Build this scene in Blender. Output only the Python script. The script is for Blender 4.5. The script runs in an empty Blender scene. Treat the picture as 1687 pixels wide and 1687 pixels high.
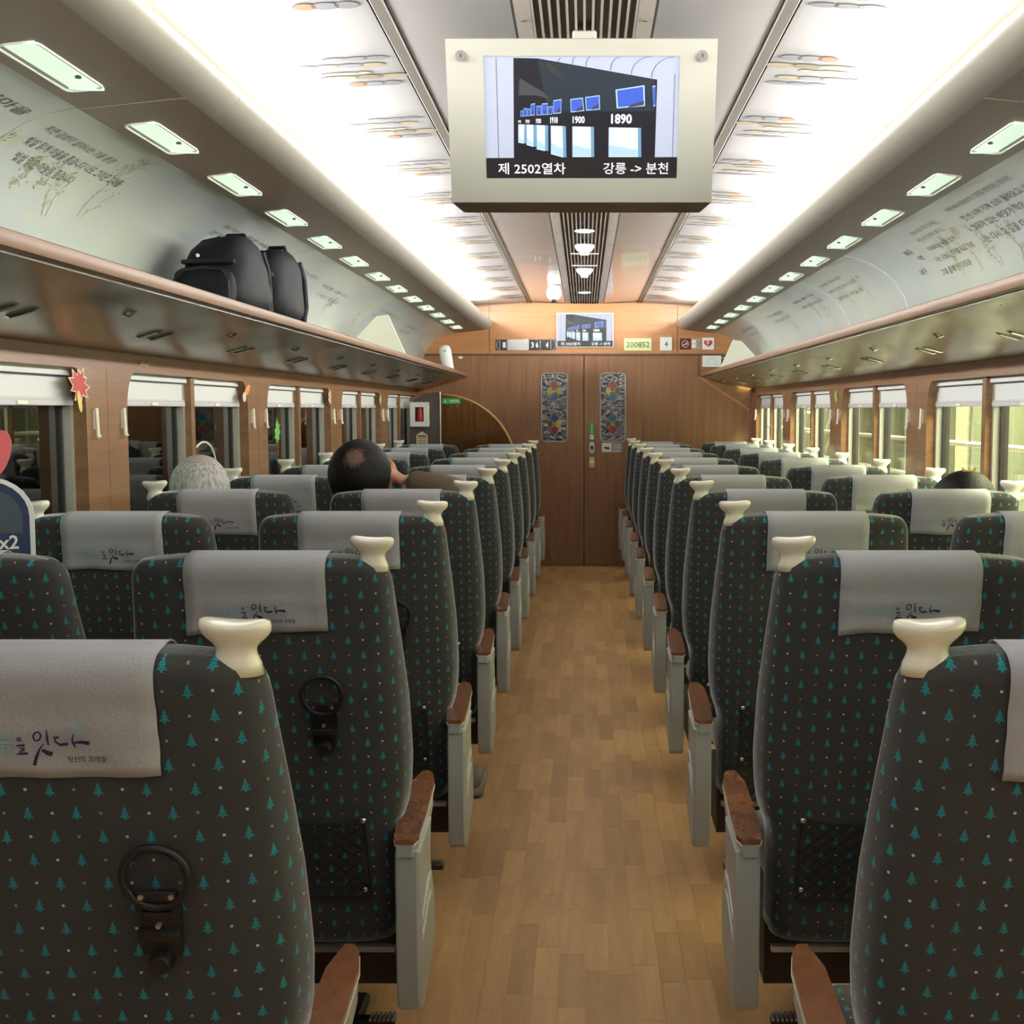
import bpy, bmesh, math, random
from mathutils import Vector, Matrix
random.seed(7)
C = bpy.context.collection
SC = bpy.context.scene
PI = math.pi
# ------------------------------------------------------------------ camera, light, exposure
FPX = 2000.0
CAMZ = 1.40
cam = bpy.data.cameras.new('camera'); camo = bpy.data.objects.new('camera', cam); C.objects.link(camo)
cam.sensor_width = 36; cam.lens = FPX / 1687 * 36; cam.shift_x = -119.5 / 1687; cam.clip_start = .05
camo.location = (0, 0, CAMZ); camo.rotation_euler = (PI / 2 - math.atan(168.5 / FPX), 0, 0)
SC.camera = camo
SC.view_settings.view_transform = 'Standard'; SC.view_settings.look = 'None'
SC.view_settings.exposure = 0.0; SC.view_settings.gamma = 1; SC.view_settings.use_curve_mapping = False
wd = bpy.data.worlds.new('world'); SC.world = wd; wd.use_nodes = True
wd.node_tree.nodes['Background'].inputs[0].default_value = (.55, .65, .7, 1)
wd.node_tree.nodes['Background'].inputs[1].default_value = .05
Y0, Y1 = -6.2, 10.85          # car interior: behind the camera .. end wall

def area(name, loc, sx, sy, power, col, rot):
    l = bpy.data.lights.new(name, 'AREA'); l.shape = 'RECTANGLE'; l.size = sx; l.size_y = sy; l.energy = power; l.color = col
    o = bpy.data.objects.new(name, l); C.objects.link(o); o.location = loc; o.rotation_euler = rot; return o
LYC, LYL = (Y0 + Y1) / 2, Y1 - Y0 - .1
COVE = 530
for s in (-1, 1):   # fluorescent coves behind the lips, shining up and inward on the ceiling
    area('cove_light', (s * 1.0, LYC - .25, 2.245), .09, LYL - .5, COVE, (1.0, .975, .925), (0, s * math.radians(84), 0))
area('platform_light', (3.4, 21, 3.9), 1.6, 42, 15000, (1, .94, .66), (0, 0, 0))
area('platform_light', (-4.2, 18, 3.3), .5, 34, 700, (.75, 1, .8), (0, 0, 0))

# ------------------------------------------------------------------ materials
def mat(name, col=(.5, .5, .5), rough=.5, metal=0, spec=.5, sheen=0, coat=0, bump=None, emis=None, es=0, trans=0):
    m = bpy.data.materials.new(name); m.use_nodes = True; nt = m.node_tree; b = nt.nodes['Principled BSDF']
    b.inputs['Base Color'].default_value = (*col, 1); b.inputs['Roughness'].default_value = rough
    b.inputs['Metallic'].default_value = metal; b.inputs['Specular IOR Level'].default_value = spec
    b.inputs['Sheen Weight'].default_value = sheen; b.inputs['Coat Weight'].default_value = coat
    b.inputs['Transmission Weight'].default_value = trans
    if emis: b.inputs['Emission Color'].default_value = (*emis, 1); b.inputs['Emission Strength'].default_value = es
    # every material carries faint procedural variation
    tc = nt.nodes.new('ShaderNodeTexCoord'); nz = nt.nodes.new('ShaderNodeTexNoise')
    sc_, amt, bs = bump or (14, .06, .0)
    nz.inputs['Scale'].default_value = sc_; nz.inputs['Detail'].default_value = 4
    nt.links.new(tc.outputs['Object'], nz.inputs['Vector'])
    mx = nt.nodes.new('ShaderNodeMix'); mx.data_type = 'RGBA'
    mx.inputs[6].default_value = (*[c * (1 - amt) for c in col], 1); mx.inputs[7].default_value = (*[min(1, c * (1 + amt)) for c in col], 1)
    nt.links.new(nz.outputs[0], mx.inputs[0]); nt.links.new(mx.outputs[2], b.inputs['Base Color'])
    if bs:
        bp = nt.nodes.new('ShaderNodeBump'); bp.inputs['Strength'].default_value = bs; bp.inputs['Distance'].default_value = .01
        nt.links.new(nz.outputs[0], bp.inputs['Height']); nt.links.new(bp.outputs[0], b.inputs['Normal'])
    return m

class MN:                      # tiny node-expression helper
    def __init__(s, nt): s.nt = nt
    def m(s, op, *a):
        n = s.nt.nodes.new('ShaderNodeMath'); n.operation = op
        for i, x in enumerate(a):
            if isinstance(x, (int, float)): n.inputs[i].default_value = x
            else: s.nt.links.new(x, n.inputs[i])
        return n.outputs[0]
    def mix(s, f, a, b):
        n = s.nt.nodes.new('ShaderNodeMix'); n.data_type = 'RGBA'
        for i, x in ((0, f), (6, a), (7, b)):
            if isinstance(x, (int, float)): n.inputs[i].default_value = x
            elif isinstance(x, tuple): n.inputs[i].default_value = (*x, 1)
            else: s.nt.links.new(x, n.inputs[i])
        return n.outputs[2]

def wood(name, c1, c2, scale, rough=.4, coat=.15, perobj=False, grain=(0, 1)):
    """scale: xyz noise scales (small along the grain)"""
    m = bpy.data.materials.new(name); m.use_nodes = True; nt = m.node_tree; b = nt.nodes['Principled BSDF']; E = MN(nt)
    tc = nt.nodes.new('ShaderNodeTexCoord'); mp = nt.nodes.new('ShaderNodeMapping'); mp.inputs['Scale'].default_value = scale
    nt.links.new(tc.outputs['Object'], mp.inputs['Vector'])
    if perobj:
        oi = nt.nodes.new('ShaderNodeObjectInfo'); cb = nt.nodes.new('ShaderNodeCombineXYZ')
        nt.links.new(E.m('MULTIPLY', oi.outputs['Random'], 37), cb.inputs[0]); nt.links.new(cb.outputs[0], mp.inputs['Location'])
    n1 = nt.nodes.new('ShaderNodeTexNoise'); n1.inputs['Scale'].default_value = 1; n1.inputs['Detail'].default_value = 6; n1.inputs['Distortion'].default_value = .6
    nt.links.new(mp.outputs[0], n1.inputs['Vector'])
    n2 = nt.nodes.new('ShaderNodeTexNoise'); n2.inputs['Scale'].default_value = 6; n2.inputs['Detail'].default_value = 3
    nt.links.new(mp.outputs[0], n2.inputs['Vector'])
    f = E.m('ADD', E.m('MULTIPLY', n1.outputs[0], .75), E.m('MULTIPLY', n2.outputs[0], .3))
    f = E.m('MULTIPLY', E.m('SUBTRACT', f, .32), 2.4)
    n = E.m('MINIMUM', E.m('MAXIMUM', f, 0), 1)
    col = E.mix(n, c1, c2)
    if perobj:
        hs = nt.nodes.new('ShaderNodeHueSaturation'); nt.links.new(col, hs.inputs['Color'])
        nt.links.new(E.m('ADD', E.m('MULTIPLY', oi.outputs['Random'], perobj), 1 - perobj * .55), hs.inputs['Value'])
        col = hs.outputs[0]
    nt.links.new(col, b.inputs['Base Color']); b.inputs['Roughness'].default_value = rough; b.inputs['Coat Weight'].default_value = coat
    b.inputs['Coat Roughness'].default_value = .25
    return m

M = {}
M['door_wood'] = wood('door_wood', (.20, .088, .037), (.30, .145, .066), (26, 26, 1.6), .42)
M['lintel_wood'] = wood('lintel_wood', (.34, .145, .048), (.47, .22, .082), (1.3, 20, 20), .4)
M['side_wood'] = wood('side_wood', (.165, .080, .034), (.27, .142, .062), (14, 1.6, 32), .33, .3)
M['rail_wood'] = wood('rail_wood', (.15, .082, .046), (.21, .125, .074), (20, 1.2, 20), .5, .05)
M['arm_wood'] = wood('arm_wood', (.17, .062, .026), (.25, .10, .044), (34, 16, 34), .25, .5)
M['arm_edge'] = mat('arm_edge', (.12, .035, .015), .4)
M['floor_wood'] = wood('floor_wood', (.45, .25, .098), (.58, .345, .145), (22, 2.6, 22), .5, .0)
M['plank_wood'] = wood('plank_wood', (.45, .25, .098), (.58, .345, .145), (22, 2.6, 22), .5, .0, perobj=.34)
M['soffit'] = mat('soffit', (.26, .20, .16), .45, bump=(60, .08, 0))
M['lip'] = mat('lip', (.30, .285, .245), .45)
M['ceiling'] = mat('ceiling', (.36, .355, .365), .35, bump=(2, .03, 0), coat=.15)
M['ceiling_gloss'] = mat('ceiling_gloss', (.33, .315, .32), .19, bump=(2, .03, 0), coat=.25)
M['strip'] = mat('strip', (.085, .07, .055), .5)
M['dark'] = mat('dark', (.008, .008, .009), .6)
M['grille'] = mat('grille', (.42, .38, .34), .4)
M['grille_back'] = mat('grille_back', (.20, .175, .155), .6)
M['fabric'] = None
M['cover'] = mat('cover', (.37, .385, .405), .85, bump=(260, .07, .15), sheen=.1)
M['knob'] = mat('knob', (.84, .83, .70), .18, coat=.6)
M['grey_plastic'] = mat('grey_plastic', (.36, .38, .385), .38)
M['beige_plastic'] = mat('beige_plastic', (.46, .43, .37), .4)
M['slot'] = mat('slot', (.75, .76, .74), .4)
M['black_plastic'] = mat('black_plastic', (.013, .013, .015), .38)
M['net'] = mat('net', (.006, .008, .009), .7)
M['under'] = mat('under', (.02, .014, .012), .6)
M['chrome'] = mat('chrome', (.75, .75, .75), .18, metal=1)
M['steel'] = mat('steel', (.55, .56, .56), .3, metal=.9)
M['white'] = mat('white', (.72, .74, .72), .45)
M['blind'] = mat('blind', (.60, .62, .61), .7, bump=(90, .03, 0))
M['blind_rail'] = mat('blind_rail', (.50, .50, .51), .4)
M['gasket'] = mat('gasket', (.012, .011, .010), .5)
M['winframe'] = mat('winframe', (.50, .50, .44), .35, metal=.5)
M['tv_case'] = mat('tv_case', (.235, .235, .20), .45)
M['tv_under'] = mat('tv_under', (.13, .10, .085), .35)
M['lens'] = mat('lens', (.35, .42, .35), .5, emis=(.76, .92, .73), es=.86)
M['lens_rim'] = mat('lens_rim', (.75, .78, .72), .3)
M['bulb'] = mat('bulb', (1, .9, .7), .4, emis=(1, .86, .62), es=3.5)
M['tube'] = mat('tube', (.9, .9, .85), .4, emis=(1, .96, .87), es=3)
M['shelf'] = mat('shelf', (.45, .46, .44), .4)
M['ink'] = mat('ink', (.02, .02, .02), .7)
M['ink_pale'] = mat('ink_pale', (.12, .12, .10), .7)
M['sprig'] = mat('sprig', (.27, .26, .15), .7)
M['sprig_pink'] = mat('sprig_pink', (.45, .30, .22), .7)
M['navy'] = mat('navy', (.018, .018, .085), .6)
M['skyblue'] = mat('skyblue', (.20, .52, .62), .6)
M['bag'] = mat('bag', (.0055, .006, .009), .65, bump=(300, .1, .2), spec=.25)
M['bag_trim'] = mat('bag_trim', (.012, .013, .018), .5, spec=.3)
M['skin'] = mat('skin', (.52, .25, .16), .5)
M['sleeve'] = mat('sleeve', (.115, .082, .052), .85, bump=(18, .15, .5))
M['jacket'] = mat('jacket', (.03, .03, .035), .85)
M['trousers'] = mat('trousers', (.02, .022, .03), .85)
M['shoe'] = mat('shoe', (.22, .20, .16), .6)
M['gold'] = mat('gold', (.50, .31, .09), .35, metal=.3)
M['red'] = mat('red', (.42, .03, .02), .5)
M['maroon'] = mat('maroon', (.10, .012, .016), .5)
M['green'] = mat('green', (.03, .33, .08), .5)
M['green_leaf'] = mat('green_leaf', (.16, .42, .09), .5)
M['yellow'] = mat('yellow', (.60, .50, .12), .5)
M['orange'] = mat('orange', (.62, .24, .07), .5)
M['lime_plate'] = mat('lime_plate', (.62, .74, .36), .5)
M['plate_silver'] = mat('plate_silver', (.42, .43, .43), .22, metal=.9)
M['beige'] = mat('beige', (.62, .50, .38), .6)
M['cream'] = mat('cream', (.74, .74, .60), .5)
M['pinkred'] = mat('pinkred', (.66, .12, .13), .5)
M['navy_sign'] = mat('navy_sign', (.012, .03, .09), .5)
M['slate_sign'] = mat('slate_sign', (.05, .075, .10), .5)
M['lightblue'] = mat('lightblue', (.30, .58, .72), .5)
M['partition'] = mat('partition', (.085, .068, .050), .35)
M['c_grey'] = mat('c_grey', (.19, .19, .22), .6); M['c_tan'] = mat('c_tan', (.31, .25, .15), .6)
M['c_olive'] = mat('c_olive', (.18, .155, .09), .6); M['c_pink'] = mat('c_pink', (.36, .28, .22), .6)
M['c_orange'] = mat('c_orange', (.38, .14, .07), .6); M['c_line'] = mat('c_line', (.04, .036, .036), .6)
M['g_red'] = mat('g_red', (.20, .008, .010), .12, coat=.6); M['g_blue'] = mat('g_blue', (.01, .045, .16), .12, coat=.6)
M['g_teal'] = mat('g_teal', (.01, .13, .20), .12, coat=.6); M['g_lime'] = mat('g_lime', (.20, .30, .03), .12, coat=.6)
M['g_green'] = mat('g_green', (.03, .075, .02), .12, coat=.6); M['g_orange'] = mat('g_orange', (.42, .12, .01), .12, coat=.6)
M['g_yellow'] = mat('g_yellow', (.45, .34, .03), .12, coat=.6)
M['leadglass'] = mat('leadglass', (.16, .15, .16), .13, metal=.75, bump=(22, .6, .9))
M['lead'] = mat('lead', (.42, .42, .38), .4, metal=.3)
M['pf_wall'] = mat('pf_wall', (.72, .74, .50), .7, bump=(1.2, .12, 0)); M['pf_wall2'] = mat('pf_wall2', (.64, .64, .42), .7)
M['pf_floor'] = mat('pf_floor', (.16, .17, .15), .4); M['pf_dark'] = mat('pf_dark', (.05, .055, .05), .6)
M['pf_green'] = mat('pf_green', (.20, .23, .15), .6)
M['pf_glow'] = mat('pf_glow', (.8, .9, .7), .5, emis=(.85, 1, .62), es=.9)
M['pf_glow_dim'] = mat('pf_glow_dim', (.5, .8, .6), .5, emis=(.36, .62, .46), es=1.2)

def emi(name, col, s=1.0):
    m = mat(name, tuple(c * .2 for c in col), .3, emis=col, es=s); return m

def glass(name, tint, gl=.5, op=0.0, opcol=(.2, .3, .25)):
    m = bpy.data.materials.new(name); m.use_nodes = True; nt = m.node_tree; nt.nodes.remove(nt.nodes['Principled BSDF'])
    out = [n for n in nt.nodes if n.type == 'OUTPUT_MATERIAL'][0]
    tr = nt.nodes.new('ShaderNodeBsdfTransparent'); tr.inputs[0].default_value = (*tint, 1)
    g = nt.nodes.new('ShaderNodeBsdfGlossy'); g.inputs['Roughness'].default_value = .015
    fr = nt.nodes.new('ShaderNodeFresnel'); fr.inputs[0].default_value = 1.5
    E = MN(nt); f = E.m('MINIMUM', E.m('MULTIPLY', fr.outputs[0], gl), 1)
    ms = nt.nodes.new('ShaderNodeMixShader'); nt.links.new(f, ms.inputs[0]); nt.links.new(tr.outputs[0], ms.inputs[1]); nt.links.new(g.outputs[0], ms.inputs[2])
    nt.links.new(ms.outputs[0], out.inputs[0]); return m
M['pane_left'] = glass('pane_left', (.82, .90, .85), 1.7)
M['pane_right'] = glass('pane_right', (.95, .97, .92), .45)
M['pane_arc'] = glass('pane_arc', (.74, .68, .56), .7)

def fabric():
    m = bpy.data.materials.new('fabric'); m.use_nodes = True; nt = m.node_tree; b = nt.nodes['Principled BSDF']; E = MN(nt)
    uv = nt.nodes.new('ShaderNodeUVMap'); sp = nt.nodes.new('ShaderNodeSeparateXYZ'); nt.links.new(uv.outputs[0], sp.inputs[0])
    P, R = .0567, .0305
    rv = E.m('DIVIDE', sp.outputs[1], R); r = E.m('FLOOR', rv)
    dv = E.m('MULTIPLY', E.m('SUBTRACT', E.m('SUBTRACT', rv, r), .5), R)
    odd = E.m('FLOORED_MODULO', r, 2.0)
    ru = E.m('ADD', E.m('ADD', E.m('DIVIDE', sp.outputs[0], P), E.m('MULTIPLY', odd, .5)), 100)
    ci = E.m('FLOOR', ru)
    fu = E.m('SUBTRACT', E.m('SUBTRACT', ru, ci), .5); du = E.m('MULTIPLY', fu, P); au = E.m('ABSOLUTE', du)
    t = E.m('DIVIDE', E.m('ADD', dv, .0088), .0176)                 # 0 bottom .. 1 tip
    saw = E.m('FRACT', E.m('MULTIPLY', E.m('SUBTRACT', t, .16), 3.4))
    w = E.m('MULTIPLY', E.m('SUBTRACT', 1.08, t), E.m('SUBTRACT', .0076, E.m('MULTIPLY', saw, .0038)))
    body = E.m('MULTIPLY', E.m('GREATER_THAN', t, .16), E.m('LESS_THAN', au, w))
    trunk = E.m('MULTIPLY', E.m('MULTIPLY', E.m('LESS_THAN', t, .17), E.m('GREATER_THAN', t, 0)), E.m('LESS_THAN', au, .0014))
    stripe = E.m('GREATER_THAN', E.m('FRACT', E.m('ADD', E.m('DIVIDE', sp.outputs[1], .0023), E.m('MULTIPLY', sp.outputs[0], 60))), .26)
    tree = E.m('MULTIPLY', E.m('MULTIPLY', E.m('ADD', body, trunk), stripe), E.m('LESS_THAN', t, 1))
    tree = E.m('MINIMUM', tree, 1)
    a2 = E.m('SUBTRACT', P / 2, au)
    dot = E.m('MULTIPLY', E.m('LESS_THAN', a2, .0017), E.m('LESS_THAN', E.m('ABSOLUTE', dv), .0016))
    par = E.m('FLOORED_MODULO', E.m('FLOOR', E.m('ADD', ru, .5)), 2.0)
    nz = nt.nodes.new('ShaderNodeTexNoise'); nz.inputs['Scale'].default_value = 420; nz.inputs['Detail'].default_value = 2
    nt.links.new(uv.outputs[0], nz.inputs['Vector'])
    n2 = nt.nodes.new('ShaderNodeTexNoise'); n2.inputs['Scale'].default_value = 9; nt.links.new(uv.outputs[0], n2.inputs['Vector'])
    base = E.mix(E.m('ADD', E.m('MULTIPLY', nz.outputs[0], .6), E.m('MULTIPLY', n2.outputs[0], .4)), (.034, .034, .034), (.070, .070, .068))
    teal = E.mix(nz.outputs[0], (.008, .20, .25), (.02, .40, .46))
    dc = E.mix(par, (.60, .60, .60), (.30, .27, .14))
    c = E.mix(dot, E.mix(tree, base, teal), dc)
    nt.links.new(c, b.inputs['Base Color']); b.inputs['Roughness'].default_value = .85
    b.inputs['Sheen Weight'].default_value = 1.0; b.inputs['Sheen Roughness'].default_value = .32
    b.inputs['Sheen Tint'].default_value = (.85, .87, .88, 1)
    b.inputs['Specular IOR Level'].default_value = .2
    bp = nt.nodes.new('ShaderNodeBump'); bp.inputs['Strength'].default_value = .25; bp.inputs['Distance'].default_value = .002
    nt.links.new(nz.outputs[0], bp.inputs['Height']); nt.links.new(bp.outputs[0], b.inputs['Normal'])
    return m
M['fabric'] = fabric()

def mural():
    """pale printed wall of the luggage bin: blue-grey sky fading to olive-yellow washes"""
    m = bpy.data.materials.new('mural'); m.use_nodes = True; nt = m.node_tree; b = nt.nodes['Principled BSDF']; E = MN(nt)
    tc = nt.nodes.new('ShaderNodeTexCoord')
    def noise(sc, det, mp=(1, 1, 1)):
        q = nt.nodes.new('ShaderNodeMapping'); q.inputs['Scale'].default_value = mp; nt.links.new(tc.outputs['Object'], q.inputs[0])
        n = nt.nodes.new('ShaderNodeTexNoise'); n.inputs['Scale'].default_value = sc; n.inputs['Detail'].default_value = det; nt.links.new(q.outputs[0], n.inputs['Vector']); return n.outputs[0]
    clamp = lambda x: E.m('MINIMUM', E.m('MAXIMUM', x, 0), 1)
    big = clamp(E.m('MULTIPLY', E.m('SUBTRACT', noise(1.1, 3), .42), 4))
    patch = clamp(E.m('MULTIPLY', E.m('SUBTRACT', noise(9, 6, (1, 1, 1.6)), .56), 6))
    stain = clamp(E.m('MULTIPLY', E.m('SUBTRACT', noise(28, 7, (1, .6, 1)), .60), 7))
    c = E.mix(big, (.30, .33, .33), (.37, .40, .33))
    c = E.mix(E.m('MULTIPLY', patch, .5), c, (.36, .35, .19))
    c = E.mix(E.m('MULTIPLY', E.m('MULTIPLY', stain, patch), .6), c, (.16, .17, .11))
    nt.links.new(c, b.inputs['Base Color']); b.inputs['Roughness'].default_value = .3; b.inputs['Coat Weight'].default_value = .35
    return m
M['mural'] = mural()

def rackmetal():
    m = bpy.data.materials.new('rack_underside'); m.use_nodes = True; nt = m.node_tree; b = nt.nodes['Principled BSDF']; E = MN(nt)
    b.inputs['Base Color'].default_value = (.35, .335, .29, 1); b.inputs['Metallic'].default_value = .7; b.inputs['Roughness'].default_value = .27
    tc = nt.nodes.new('ShaderNodeTexCoord'); q = nt.nodes.new('ShaderNodeMapping'); q.inputs['Scale'].default_value = (2.5, 1.6, 1)
    nt.links.new(tc.outputs['Object'], q.inputs[0])
    n = nt.nodes.new('ShaderNodeTexNoise'); n.inputs['Scale'].default_value = 1.6; n.inputs['Detail'].default_value = 0; nt.links.new(q.outputs[0], n.inputs['Vector'])
    bp = nt.nodes.new('ShaderNodeBump'); bp.inputs['Strength'].default_value = .35; bp.inputs['Distance'].default_value = .05
    nt.links.new(n.outputs[0], bp.inputs['Height']); nt.links.new(bp.outputs[0], b.inputs['Normal']); return m
M['rack_metal'] = rackmetal()

def hairmat(name, c1, c2, bald=None):
    m = bpy.data.materials.new(name); m.use_nodes = True; nt = m.node_tree; b = nt.nodes['Principled BSDF']; E = MN(nt)
    tc = nt.nodes.new('ShaderNodeTexCoord'); q = nt.nodes.new('ShaderNodeMapping'); q.inputs['Scale'].default_value = (1, 1, .12)
    nt.links.new(tc.outputs['Object'], q.inputs[0]); n = nt.nodes.new('ShaderNodeTexNoise'); n.inputs['Scale'].default_value = 150; n.inputs['Detail'].default_value = 5
    nt.links.new(q.outputs[0], n.inputs['Vector'])
    f = E.m('MINIMUM', E.m('MAXIMUM', E.m('MULTIPLY', E.m('SUBTRACT', n.outputs[0], .35), 3), 0), 1)
    c = E.mix(f, c1, c2)
    if bald:
        v = nt.nodes.new('ShaderNodeVectorMath'); v.operation = 'DISTANCE'; v.inputs[1].default_value = bald[:3]; nt.links.new(tc.outputs['Object'], v.inputs[0])
        k = E.m('SUBTRACT', 1, E.m('DIVIDE', v.outputs['Value'], bald[3]))
        k = E.m('MINIMUM', E.m('MAXIMUM', E.m('MULTIPLY', E.m('ADD', k, E.m('MULTIPLY', E.m('SUBTRACT', n.outputs[0], .5), 1.1)), 1.3), 0), .6)
        c = E.mix(k, c, bald[4])
    nt.links.new(c, b.inputs['Base Color']); b.inputs['Roughness'].default_value = .55; b.inputs['Specular IOR Level'].default_value = .22
    bp = nt.nodes.new('ShaderNodeBump'); bp.inputs['Strength'].default_value = .7; bp.inputs['Distance'].default_value = .004
    nt.links.new(n.outputs[0], bp.inputs['Height']); nt.links.new(bp.outputs[0], b.inputs['Normal']); return m

# ------------------------------------------------------------------ mesh helpers
class MB:
    def __init__(s): s.v = []; s.f = []; s.uv = None; s.mi = []; s.cur = 0
    def add(s, vs, fs):
        b = len(s.v); s.v += [tuple(p) for p in vs]; s.f += [tuple(b + i for i in f) for f in fs]; s.mi += [s.cur] * len(fs); return s
    def box(s, x0, x1, y0, y1, z0, z1, c=0):
        if c <= 0:
            vs = [(x, y, z) for x in (x0, x1) for y in (y0, y1) for z in (z0, z1)]
            return s.add(vs, [(0, 1, 3, 2), (4, 6, 7, 5), (0, 4, 5, 1), (2, 3, 7, 6), (0, 2, 6, 4), (1, 5, 7, 3)])
        vs = []; idx = {}
        bm = bmesh.new(); bmesh.ops.create_cube(bm, size=1)
        for v in bm.verts: v.co = ((x0 + x1) / 2 + v.co.x * (x1 - x0), (y0 + y1) / 2 + v.co.y * (y1 - y0), (z0 + z1) / 2 + v.co.z * (z1 - z0))
        bmesh.ops.bevel(bm, geom=bm.edges[:], offset=c, segments=2, profile=.5, affect='EDGES'); bm.verts.index_update()
        s.add([v.co[:] for v in bm.verts], [[v.index for v in f.verts] for f in bm.faces]); bm.free(); return s
    def prism(s, poly, a0, a1, axis='x'):
        """poly: 2D points in the two other axes, extruded along axis from a0 to a1"""
        def P(p, a): return {'x': (a, p[0], p[1]), 'y': (p[0], a, p[1]), 'z': (p[0], p[1], a)}[axis]
        n = len(poly); vs = [P(p, a0) for p in poly] + [P(p, a1) for p in poly]
        return s.add(vs, [tuple(range(n))[::-1], tuple(range(n, 2 * n))] + [(i, (i + 1) % n, n + (i + 1) % n, n + i) for i in range(n)])
    def tube(s, pts, r, n=8, close=False):
        pts = [Vector(p) for p in pts]; m = len(pts); rr = r if isinstance(r, (list, tuple)) else [r] * m
        vs = []; prev = None
        for i, p in enumerate(pts):
            a = pts[i - 1] if (i > 0 or close) else p; b = pts[(i + 1) % m] if (i < m - 1 or close) else p
            t = (b - a).normalized()
            if prev is None:
                u = t.orthogonal().normalized()
            else:
                u = (prev - t * prev.dot(t)).normalized()
            prev = u; w = t.cross(u)
            vs += [p + (u * math.cos(2 * PI * k / n) + w * math.sin(2 * PI * k / n)) * rr[i] for k in range(n)]
        fs = [(i * n + k, i * n + (k + 1) % n, ((i + 1) % m) * n + (k + 1) % n, ((i + 1) % m) * n + k) for i in range(m if close else m - 1) for k in range(n)]
        if not close: fs += [tuple(range(n))[::-1], tuple((m - 1) * n + k for k in range(n))]
        return s.add(vs, fs)
    def lathe(s, prof, c=(0, 0, 0), n=20, sx=1, sy=1, axis='z'):
        vs = []
        for r, z in prof:
            for k in range(n):
                a = 2 * PI * k / n; x, y = r * sx * math.cos(a), r * sy * math.sin(a)
                p = {'z': (x, y, z), 'y': (x, z, y), 'x': (z, x, y)}[axis]; vs.append((p[0] + c[0], p[1] + c[1], p[2] + c[2]))
        m = len(prof)
        return s.add(vs, [(i * n + k, i * n + (k + 1) % n, (i + 1) * n + (k + 1) % n, (i + 1) * n + k) for i in range(m - 1) for k in range(n)] + [tuple(range(n))[::-1], tuple((m - 1) * n + k for k in range(n))])
    def ribbon(s, profile, y0, y1, thick):
        """open profile of (x,z) swept along Y with thickness"""
        n = len(profile); out = []
        for i, (x, z) in enumerate(profile):
            a = Vector(profile[max(0, i - 1)]); b = Vector(profile[min(n - 1, i + 1)]); t = (b - a).normalized()
            out.append((x - t.y * thick, z + t.x * thick))
        return s.prism(list(profile) + out[::-1], y0, y1, 'y')
    def build(s, name, mats, parent=None, smooth=False, fix=True):
        me = bpy.data.meshes.new(name); me.from_pydata(s.v, [], s.f)
        for m in (mats if isinstance(mats, (list, tuple)) else [mats]): me.materials.append(M[m] if isinstance(m, str) else m)
        for p, k in zip(me.polygons, s.mi): p.material_index = k
        if fix:
            bm = bmesh.new(); bm.from_mesh(me); bmesh.ops.recalc_face_normals(bm, faces=bm.faces); bm.to_mesh(me); bm.free()
        if smooth:
            for p in me.polygons: p.use_smooth = True
        me.update()
        return link(name, me, parent)

def link(name, me, parent=None):
    o = bpy.data.objects.new(name, me); C.objects.link(o)
    if parent: o.parent = parent
    return o
def empty(name, loc=(0, 0, 0), rz=0, parent=None):
    o = bpy.data.objects.new(name, None); C.objects.link(o); o.location = loc; o.rotation_euler[2] = rz; o.empty_display_size = .05
    if parent: o.parent = parent
    return o
def tag(o, label, cat, group=None):
    o['label'] = label; o['category'] = cat
    if group: o['group'] = group
    return o
def struct(o): o['kind'] = 'structure'; return o
def angle_smooth(o, deg=35):
    for p in o.data.polygons: p.use_smooth = True
    try: o.data.set_sharp_from_angle(angle=math.radians(deg))
    except Exception: pass
    return o

_tc = {}
def text_geo(body, size, bold=0, res=2):
    k = (body, size, bold, res)
    if k in _tc: return _tc[k]
    cu = bpy.data.curves.new('t', 'FONT'); cu.body = body; cu.size = size; cu.offset = bold; cu.resolution_u = res; cu.align_x = 'LEFT'
    o = bpy.data.objects.new('t', cu); C.objects.link(o); bpy.context.view_layer.update()
    dg = bpy.context.evaluated_depsgraph_get(); me = bpy.data.meshes.new_from_object(o.evaluated_get(dg))
    vs = [tuple(v.co) for v in me.vertices]; fs = [tuple(p.vertices) for p in me.polygons]
    bpy.data.objects.remove(o); bpy.data.curves.remove(cu); bpy.data.meshes.remove(me)
    if not vs: vs = [(0, 0, 0)] * 3; fs = []
    x0 = min(v[0] for v in vs); x1 = max(v[0] for v in vs)
    _tc[k] = ([(v[0] - x0, v[1], 0) for v in vs], fs, x1 - x0); return _tc[k]
def put_text(mb, body, fn, x0, y0, w=None, h=None, size=1.0, bold=0, mi=0, shear=0):
    """text laid from (x0,y0) in a 2D chart with width w (auto if None) and cap size h; fn maps chart -> 3D"""
    vs, fs, tw = text_geo(body, size, bold)
    if not fs: return
    sy = (h or 1) / .72; sx = (w / tw) if w else sy
    keep, b = mb.cur, None
    mb.cur = mi; mb.add([fn(x0 + (v[0] + v[1] * shear) * sx, y0 + v[1] * sy) for v in vs], fs); mb.cur = keep
def stroke(mb, pts, fn, mi=0):
    """variable width brush stroke: pts (x, y, w) in chart"""
    L = []; R = []
    for i, (x, y, w) in enumerate(pts):
        a = pts[max(0, i - 1)]; b = pts[min(len(pts) - 1, i + 1)]; dx, dy = b[0] - a[0], b[1] - a[1]; d = math.hypot(dx, dy) or 1
        nx, ny = -dy / d * w / 2, dx / d * w / 2; L.append((x + nx, y + ny)); R.append((x - nx, y - ny))
    n = len(pts); mb.cur, keep = mi, mb.cur
    mb.add([fn(*p) for p in L] + [fn(*p) for p in R], [(i, i + 1, n + i + 1, n + i) for i in range(n - 1)]); mb.cur = keep
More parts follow.
